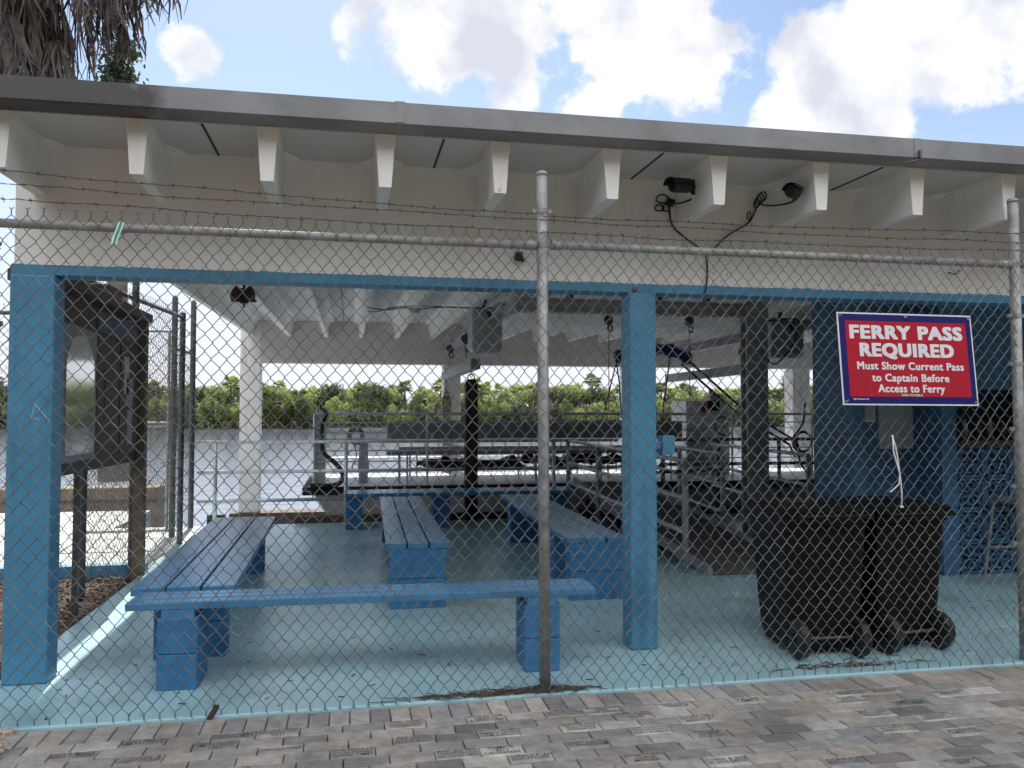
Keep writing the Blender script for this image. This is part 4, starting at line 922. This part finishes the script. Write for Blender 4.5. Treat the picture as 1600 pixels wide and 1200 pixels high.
for px_ in (676, 692, 712, 738, 762, 786, 802, 826, 848, 866, 884, 902, 924, 941, 956):
    w_ = rnd.uniform(.26, .5); q = at(px_, 700, 8.42); zc = .80+rnd.uniform(-.03, .06); yc = 8.42+rnd.uniform(-.05, .05)
    t = thing('life_jacket', 'red or dark life jacket stuffed under the long boat seat', 'life jacket', (q.x, yc, zc), 'life jackets under the boat seats')
    b = MB(); n_ = 8; rs = []; ti = rnd.uniform(-.12, .12); hh_ = rnd.uniform(.04, .085); ph = rnd.uniform(0, 6)
    for i in range(n_+1):
        u_ = i/n_; xx = q.x + (u_-.5)*w_; h_ = hh_*math.sin(math.pi*min(max(u_, .06), .94))+.012+rnd.uniform(-.014, .014)
        rs.append([(xx, yc+(.12+rnd.uniform(-.02, .02))*math.cos(A_*math.pi/4), zc+ti*(u_-.5)+.022*math.sin(u_*7+ph)+h_*math.sin(A_*math.pi/4)) for A_ in range(8)])
    b.rings(rs); obj('vest', b, 'redvest' if vi % 5 in (0, 3) else 'darktimber', t, smooth=True)
    b = MB(); xs = q.x+rnd.uniform(-.08, .08); b.obox((xs, yc-.125, zc), .03, .01, .13, (0, rnd.uniform(-.5, .5), 0)); b.tube([(xs, yc-.13, zc-.05), (xs+.03, yc-.14, zc-.12), (xs+.01, yc-.13, zc-.2)], .007, 5); obj('strap', b, 'black', t); vi += 1
b = MB(); b.box(.9, 5.0, 8.28, 8.56, .70, .725); obj('jacket_shelf', b, 'darksteel', fbt)
b = MB(); q = at(1252, 690, 7.9)
for k in range(3): b.torus((q.x, 7.88-.02*k, q.z), .17-.01*k, .014, (R(90), 0, 0), 20, 6)
b.tube(smooth_pts(pl([(1258, 630), (1255, 660), (1245, 680), (1250, 720), (1262, 740)], 7.86)), .016, 6)
tag(obj('hose_coil', b, 'black', smooth=True), 'black coiled hose hanging on the boat rail beside the kiosk wall', 'hose')

# ------------------------------------------------------------------ vegetation
def leaf_quad(mb, c, s_, nrm=None):
    a_ = Vector((rnd.gauss(0, 1), rnd.gauss(0, 1), rnd.gauss(0, 1)))
    u_ = a_.normalized(); v_ = u_.orthogonal().normalized()
    mb.add([c-u_*s_, c+v_*s_*.55, c+u_*s_, c-v_*s_*.55], [(0, 1, 2, 3)])
def mangrove_mesh(seed, h):
    r_ = random.Random(seed); mb = MB()
    for k in range(r_.randint(7, 10)):
        c = Vector((r_.uniform(-2.0, 2.0), r_.uniform(-1.4, 1.4), r_.uniform(.25, .86)*h)); R0 = r_.uniform(.7, 1.25)
        for i in range(230):
            d = Vector((r_.gauss(0, 1), r_.gauss(0, 1), r_.gauss(0, 1))).normalized()*R0*(r_.uniform(.55, 1.0)**.6)
            p = c+d*(1+.25*math.sin(5*d.x+k)); p.z = max(p.z, .0)
            leaf_quad(mb, p, r_.uniform(.12, .26))
    for i in range(160): leaf_quad(mb, Vector((r_.uniform(-2.3, 2.3), r_.uniform(-1.4, .6), r_.uniform(-.3, .5*h))), r_.uniform(.15, .3))
    return mb
protos = []
for i, h in enumerate((4.2, 4.8, 5.4, 6.0)):
    t = thing('mangrove_tree', 'green mangrove tree on the far bank, one of the row along the water', 'tree', (0, 300, -.2), 'mangrove trees along the far bank')
    obj('crown', mangrove_mesh(50+i, h), 'mangrove', t, local=True)
    b = MB()
    for k in range(4): b.tube([(rnd.uniform(-1, 1), rnd.uniform(-.5, .5), -.5), (rnd.uniform(-.6, .6), 0, h*.3), (rnd.uniform(-1.2, 1.2), rnd.uniform(-.5, .5), h*.7)], [.09, .07, .03], 6)
    obj('trunk', b, 'trunk', t, local=True); protos.append(t)
def fan(mb, base, dirv, L_, droop, blades=9, w_=.09):
    d = Vector(dirv).normalized(); side = d.cross(Vector((0, 0, 1))); side = side.normalized() if side.length > .01 else Vector((1, 0, 0))
    nrm = side.cross(d); hub = base + d*L_*.5
    mb.tube([base, hub], .018, 3, False)
    for k in range(blades):
        A = R(-75+150*k/(blades-1)); dd = (d*math.cos(A)+side*math.sin(A)).normalized(); l = L_*.6*(.75+.25*math.cos(A))
        p1 = hub+dd*l*.6 - Vector((0, 0, droop*.1)); p2 = hub+dd*l - Vector((0, 0, droop*.45))
        q = (nrm.cross(dd)).normalized()*w_*L_*.8
        mb.add([hub, p1-q, p2, p1+q], [(0, 1, 2, 3)])
def palm_meshes(seed, h, n_=38, L_=1.7):
    r_ = random.Random(seed); mb = MB(); top = Vector((r_.uniform(-.3, .3), 0, h))
    for i in range(n_):
        A = r_.uniform(0, 6.283); e = math.asin(r_.uniform(-.55, .95)); fan(mb, top, (math.cos(A)*math.cos(e), math.sin(A)*math.cos(e), math.sin(e)), L_*r_.uniform(.8, 1.15), r_.uniform(.2, .9)*L_)
    tr = MB(); tr.tube([(0, 0, -.4), (top.x*.4, 0, h*.5), tuple(top)], [.2, .16, .15], 8)
    return mb, tr
pal = []
for i, h in enumerate((5.2, 5.9, 6.6)):
    t = thing('cabbage_palm', 'round headed cabbage palm rising behind the mangroves on the far bank', 'palm', (0, 300, 0), 'cabbage palms on the far bank')
    a_, c_ = palm_meshes(80+i, h); obj('crown', a_, 'palmleaf', t, local=True); obj('trunk', c_, 'trunk', t, local=True); pal.append(t)
used = set()
def put(pr, key, x, y, z, s_, rz, label=None):
    if key not in used: used.add(key); o = pr
    else: o = dup(pr)
    o.location = (x, y, z); o.scale = (s_, s_, s_); o.rotation_euler = (0, 0, rz)
    if label: o['label'] = label; o.pop('group', None) if hasattr(o, 'pop') else None
    return o
x = -62.
while x < 112:
    k = rnd.randint(0, 2); put(protos[k], ('m', k), x+rnd.uniform(-.5, .5), 133.0+rnd.uniform(-.8, 1.2), -.45, rnd.uniform(.8, 1.02), rnd.choice((0, 3.14))+rnd.uniform(-.5, .5)); x += rnd.uniform(2.2, 3.0)
x = -62.
while x < 112:
    k = rnd.randint(1, 3); put(protos[k], ('m', k), x, 137.5+rnd.uniform(-1, 1.5), -.2, rnd.uniform(1.05, 1.25), rnd.uniform(-.6, .6)); x += rnd.uniform(2.3, 3.0)
x = -62.
while x < 112:
    k = rnd.randint(0, 2); put(pal[k], ('p', k), x, 140+rnd.uniform(-1.5, 3), .1, rnd.uniform(.84, 1.04), rnd.uniform(0, 6.28)); x += rnd.uniform(1.5, 2.4)
x = -62.
while x < 112:
    k = rnd.randint(1, 3); put(protos[k], ('m', k), x, 145+rnd.uniform(-1, 1.5), -.1, rnd.uniform(1.15, 1.35), rnd.uniform(-.6, .6)); x += rnd.uniform(3.2, 4.5)
# taller ones that stand out of the bank
tp_ = thing('cabbage_palm', 'tallest cabbage palm standing clear of the far bank, left of the blue column', 'palm', (0, 140, 0))
a_, c_ = palm_meshes(99, 7.6, 34, 1.7); obj('crown', a_, 'palmleaf', tp_, local=True); obj('trunk', c_, 'trunk', tp_, local=True); q = at(926, 600, 139); tp_.location = (q.x, 139, .2)

def branchy(label, name, cat, loc, h, seed, crown_r, nclump, leafs, ls, m_, taper=True, lean=0, umin=.28):
    r_ = random.Random(seed); t = thing(name, label, cat, loc)
    tr = MB(); tr.tube([(0, 0, -.3), (lean*.3, 0, h*.45), (lean, 0, h*.95)], [.035*h, .022*h, .006*h], 8); cr = MB()
    for k in range(nclump):
        u_ = r_.uniform(umin, 1.0); wmax = crown_r*(1.1-u_)*1.4 if taper else crown_r*math.sin(math.pi*min(.98, .15+u_*.8))
        A = r_.uniform(0, 6.283); rr_ = wmax*r_.uniform(.35, 1); c = Vector((lean*u_+rr_*math.cos(A), rr_*math.sin(A), u_*h+r_.uniform(-.2, .2)))
        tr.tube([(lean*u_*.8, 0, max(.2*h, c.z-.35*rr_)), tuple(c)], [.006*h, .002*h], 4, False)
        for i in range(leafs):
            d = Vector((r_.gauss(0, 1), r_.gauss(0, 1), r_.gauss(0, .7)))*crown_r*.13
            leaf_quad(cr, c+d, ls*r_.uniform(.7, 1.3))
    obj('trunk', tr, 'trunk', t, local=True); obj('crown', cr, m_, t, local=True); return t
q = at(1228, 600, 138)
branchy('feathery pale pine standing above the far bank beside the white rear column', 'pine_tree', 'tree', (q.x, 138, 0), 9.0, 5, 2.2, 46, 34, .16, 'pineleaf')
q = at(195, 110, 22)
branchy('small leafy tree top showing above the roof beside the palm skirt', 'leafy_tree', 'tree', (q.x-.1, 22, -.1), 12.9, 6, 1.5, 60, 40, .10, 'pineleaf', umin=.74)
branchy('dark leafy tree at the left edge behind the fence', 'leafy_tree', 'tree', (at(-75, 300, 7.0).x, 7.0, -.1), 4.75, 8, .62, 60, 60, .05, 'pineleaf', taper=False)

bt = MB()  # unseen trees added behind the camera, tall enough to darken the interior
for k in range(200):
    bx = rnd.uniform(-34, 36); hh = rnd.uniform(7, 13.5); by = rnd.uniform(-19, -14.5); rad = rnd.uniform(1.4, 2.6); conic = rnd.random() < .4
    for i in range(130):
        zz = rnd.uniform(.02, 1); w_ = rad*(1.15-zz if conic else math.sin(math.pi*min(.97, .25+zz*.72)))
        A = rnd.uniform(0, 6.283); leaf_quad(bt, Vector((bx+w_*math.cos(A), by+w_*math.sin(A), zz*hh)), rnd.uniform(.3, .55))
o = obj('sky_block_trees', bt, 'pineleaf'); o['kind'] = 'stuff'; tag(o, 'dark belt of trees facing the shelter, unseen, added to block low sky', 'trees')
gv = MB()  # small pale pieces strewn left of a wavy edge on the pavers
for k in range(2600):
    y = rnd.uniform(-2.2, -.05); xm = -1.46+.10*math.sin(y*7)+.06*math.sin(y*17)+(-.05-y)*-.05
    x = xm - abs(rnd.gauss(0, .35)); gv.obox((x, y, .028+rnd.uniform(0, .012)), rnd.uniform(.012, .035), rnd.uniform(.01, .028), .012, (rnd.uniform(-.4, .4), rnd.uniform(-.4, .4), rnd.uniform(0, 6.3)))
o = obj('pale_pieces', gv, 'pieces'); o['kind'] = 'stuff'; tag(o, 'small pale gravel spilling over the pavers at the bottom left corner', 'pieces')

# sabal palm beside the building, its dead skirt hanging over the roof corner
sp = thing('sabal_palm', 'tall palm with a grey skirt of dead fronds over the left roof corner', 'palm', (-2.75, 1.45, 0))
tr = MB(); tr.tube([(-2.75, 1.45, -.1), (-2.72, 1.45, 2.0), (-2.55, 1.5, 4.2), (-2.4, 1.5, 5.6)], [.24, .19, .18, .2], 16); obj('trunk', tr, 'trunk', sp, smooth=True)
def hanging_frond(mb, base, A, out, drop, r_, fl=1.):
    d = Vector((math.cos(A), math.sin(A), 0)); pts = [base, base+d*out*.6+Vector((0, 0, -.05)), base+d*out+Vector((0, 0, -.35))]
    mb.tube(pts, .012, 4, False); hub = pts[-1]; side = d.cross(Vector((0, 0, 1)))
    nb_ = 20
    for k in range(nb_):
        u_ = -1+2*k/(nb_-1); l = drop*(1-.35*abs(u_))*r_.uniform(.7, 1.1)
        dirh = (d*(.35-.4*abs(u_)) + side*u_*.75)
        p0 = hub; w0 = r_.uniform(.014, .027); tw_ = r_.uniform(-1, 1); prev = None; vs = []
        segs = 5
        for sI in range(segs+1):
            f_ = sI/segs; p = p0 + dirh*l*.55*fl*(1-(1-f_)**1.6) + Vector((0, 0, -l*(.95/fl)*f_**1.35)) + Vector((r_.gauss(0, .006), r_.gauss(0, .006), 0))*sI
            wv = (side*math.cos(tw_*f_*2)+d*math.sin(tw_*f_*2))*w0*(1-.85*f_)*(.4 if sI == 0 else 1)
            vs += [p-wv, p+wv]
        mb.add(vs, [(2*i, 2*i+1, 2*i+3, 2*i+2) for i in range(segs)])
r_ = random.Random(3); sk = MB()
for k in range(70):
    A = r_.uniform(0, 6.283); zb = r_.uniform(4.2, 5.5); hanging_frond(sk, Vector((-2.46+.1*math.cos(A), 1.5+.1*math.sin(A), zb)), A, r_.uniform(.22, .62), r_.uniform(.65, 1.05), r_)
for k in range(16):
    A = R(r_.uniform(-70, 40)); hanging_frond(sk, Vector((-2.3+.1*math.cos(A), 1.45, r_.uniform(4.6, 5.0))), A, r_.uniform(.45, .75), r_.uniform(.5, .8), r_, 1.25)
for k in range(14):
    A = R(r_.uniform(-35, 35)); hanging_frond(sk, Vector((-2.25, 1.45+.1*math.sin(A), r_.uniform(5.05, 5.35))), A, r_.uniform(.6, .95), r_.uniform(.5, .75), r_, 1.55)
obj('dead_fronds', sk, 'deadleaf', sp)
gr = MB()
for k in range(26):
    A = r_.uniform(0, 6.283); e = r_.uniform(.75, 1.4); fan(gr, Vector((-2.4, 1.5, 5.6)), (math.cos(A)*math.cos(e), math.sin(A)*math.cos(e), math.sin(e)), 2.2, 1.2, 20, .022)
obj('green_fronds', gr, 'palmleaf', sp)

# ------------------------------------------------------------------ sky, sun
EL = R(52); AZ = R(4.5)     # sun behind the building, a touch to the left
sunv = Vector((-math.sin(AZ)*math.cos(EL), math.cos(AZ)*math.cos(EL), math.sin(EL)))
sd = bpy.data.lights.new('sun', 'SUN'); sd.energy = 4.2; sd.angle = R(.5); sd.color = (1, .95, .87)
so = bpy.data.objects.new('sun', sd); C.objects.link(so); so.rotation_euler = sunv.to_track_quat('Z', 'Y').to_euler()
wd = bpy.data.worlds.new('World'); scene.world = wd; wd.use_nodes = True
nt = wd.node_tree; N = nt.nodes; L = nt.links; bg = N['Background']
sky = N.new('ShaderNodeTexSky'); sky.sky_type = 'NISHITA'; sky.sun_disc = False; sky.sun_elevation = EL
sky.sun_rotation = -AZ if False else R(360)-AZ; sky.air_density = 1.0; sky.dust_density = .6; sky.ozone_density = 1.0
tc = N.new('ShaderNodeTexCoord')
noise = N.new('ShaderNodeTexNoise'); noise.inputs['Scale'].default_value = 9; noise.inputs['Detail'].default_value = 12; noise.inputs['Roughness'].default_value = .6
L.new(tc.outputs['Generated'], noise.inputs['Vector'])
def dirpx(px_, py_): return (fw + rt*((px_-800)/FPX) - up*((py_-600)/FPX)).normalized()
acc = None
fill_clouds = [(Vector(v).normalized(), r_, a_) for v, r_, a_ in (((0, -.6, 1), .7, 1.15), ((0, -1, .9), .6, 1.1), ((-.9, -.9, .9), .5, 1.0), ((.9, -.9, .9), .5, 1.05), ((.1, -1, 1.6), .5, 1.0), ((-.3, -1, .25), .4, .8))]  # clouds added out of view behind the camera as fill light
for (px_, py_, rad, amp) in ((680, 20, .13, 1.0), (560, 70, .07, .6), (800, 60, .14, .75), (980, 60, .16, .75), (930, 165, .08, .8), (1090, 110, .10, .7), (1420, 60, .13, 1.2), (1330, 120, .11, 1.1), (1250, 195, .09, 1.1), (1350, 190, .09, 1.1), (1500, 30, .12, 1.1), (1590, 50, .10, .95), (300, 85, .05, .75), (735, 150, .025, .6), (1560, 140, .04, .6),
                            (100, -900, .45, 1.0), (900, -900, .5, 1.0), (1700, -900, .45, 1.0), (-900, 200, .3, .8), (2600, 100, .35, .8), *[(v, None, r_, a_) for v, r_, a_ in fill_clouds]):
    d = dirpx(px_, py_) if py_ is not None else px_
    vm = N.new('ShaderNodeVectorMath'); vm.operation = 'DISTANCE'; vm.inputs[1].default_value = d; L.new(tc.outputs['Generated'], vm.inputs[0])
    mr = N.new('ShaderNodeMapRange'); mr.interpolation_type = 'SMOOTHSTEP'; mr.inputs['From Min'].default_value = 0; mr.inputs['From Max'].default_value = rad*1.25; mr.inputs['To Min'].default_value = amp; mr.inputs['To Max'].default_value = 0
    L.new(vm.outputs['Value'], mr.inputs['Value'])
    if acc is None: acc = mr.outputs[0]
    else:
        mx = N.new('ShaderNodeMath'); mx.operation = 'MAXIMUM'; L.new(acc, mx.inputs[0]); L.new(mr.outputs[0], mx.inputs[1]); acc = mx.outputs[0]
# density = blob + (noise-.5)*k
ms = N.new('ShaderNodeMath'); ms.operation = 'MULTIPLY_ADD'; ms.inputs[1].default_value = 2.3; ms.inputs[2].default_value = -1.15; L.new(noise.outputs['Fac'], ms.inputs[0])
sm = N.new('ShaderNodeMath'); sm.operation = 'ADD'; L.new(acc, sm.inputs[0]); L.new(ms.outputs[0], sm.inputs[1])
cl = N.new('ShaderNodeMapRange'); cl.interpolation_type = 'SMOOTHSTEP'; cl.inputs['From Min'].default_value = .38; cl.inputs['From Max'].default_value = .64; L.new(sm.outputs[0], cl.inputs['Value'])
n2 = N.new('ShaderNodeTexNoise'); n2.inputs['Scale'].default_value = 11; n2.inputs['Detail'].default_value = 6; L.new(tc.outputs['Generated'], n2.inputs['Vector'])
cr_ = N.new('ShaderNodeValToRGB'); cr_.color_ramp.elements[0].position = .36; cr_.color_ramp.elements[1].position = .54
CL = (4.7, 4.9, 5.5), (7.1, 7.1, 7.25)
cr_.color_ramp.elements[0].color = (*[c/10 for c in CL[0]], 1); cr_.color_ramp.elements[1].color = (*[c/10 for c in CL[1]], 1)
L.new(n2.outputs['Fac'], cr_.inputs['Fac'])
sc10 = N.new('ShaderNodeVectorMath'); sc10.operation = 'SCALE'; sc10.inputs['Scale'].default_value = 10; L.new(cr_.outputs['Color'], sc10.inputs[0])
spy = N.new('ShaderNodeSeparateXYZ'); L.new(tc.outputs['Generated'], spy.inputs[0])
# unseen clouds behind the camera are boosted to brighten the shaded front
bo = N.new('ShaderNodeMapRange'); bo.interpolation_type = 'SMOOTHSTEP'; bo.inputs['From Min'].default_value = .15; bo.inputs['From Max'].default_value = -.35; bo.inputs['To Min'].default_value = 10; bo.inputs['To Max'].default_value = 29
L.new(spy.outputs['Y'], bo.inputs['Value']); L.new(bo.outputs[0], sc10.inputs['Scale'])
# a general brightness towards the sun, as thin high haze
mixc = N.new('ShaderNodeMixRGB'); L.new(cl.outputs[0], mixc.inputs['Fac']); L.new(sky.outputs[0], mixc.inputs['Color1']); L.new(sc10.outputs[0], mixc.inputs['Color2'])
sp_ = N.new('ShaderNodeSeparateXYZ'); L.new(tc.outputs['Generated'], sp_.inputs[0])
hz_ = N.new('ShaderNodeMapRange'); hz_.interpolation_type = 'SMOOTHSTEP'; hz_.inputs['From Min'].default_value = -.02; hz_.inputs['From Max'].default_value = .40; hz_.inputs['To Min'].default_value = .92; hz_.inputs['To Max'].default_value = 0
L.new(sp_.outputs['Z'], hz_.inputs['Value'])
mh = N.new('ShaderNodeMixRGB'); L.new(hz_.outputs[0], mh.inputs['Fac']); L.new(mixc.outputs[0], mh.inputs['Color1']); mh.inputs['Color2'].default_value = (5.8, 5.95, 6.8, 1)
L.new(mh.outputs[0], bg.inputs['Color']); bg.inputs['Strength'].default_value = .085
scene.view_settings.view_transform = 'Standard'; scene.view_settings.look = 'None'; scene.view_settings.exposure = .88; scene.view_settings.gamma = 1
scene.render.engine = 'CYCLES'; scene.cycles.max_bounces = 10; scene.cycles.diffuse_bounces = 5; scene.cycles.use_denoising = True
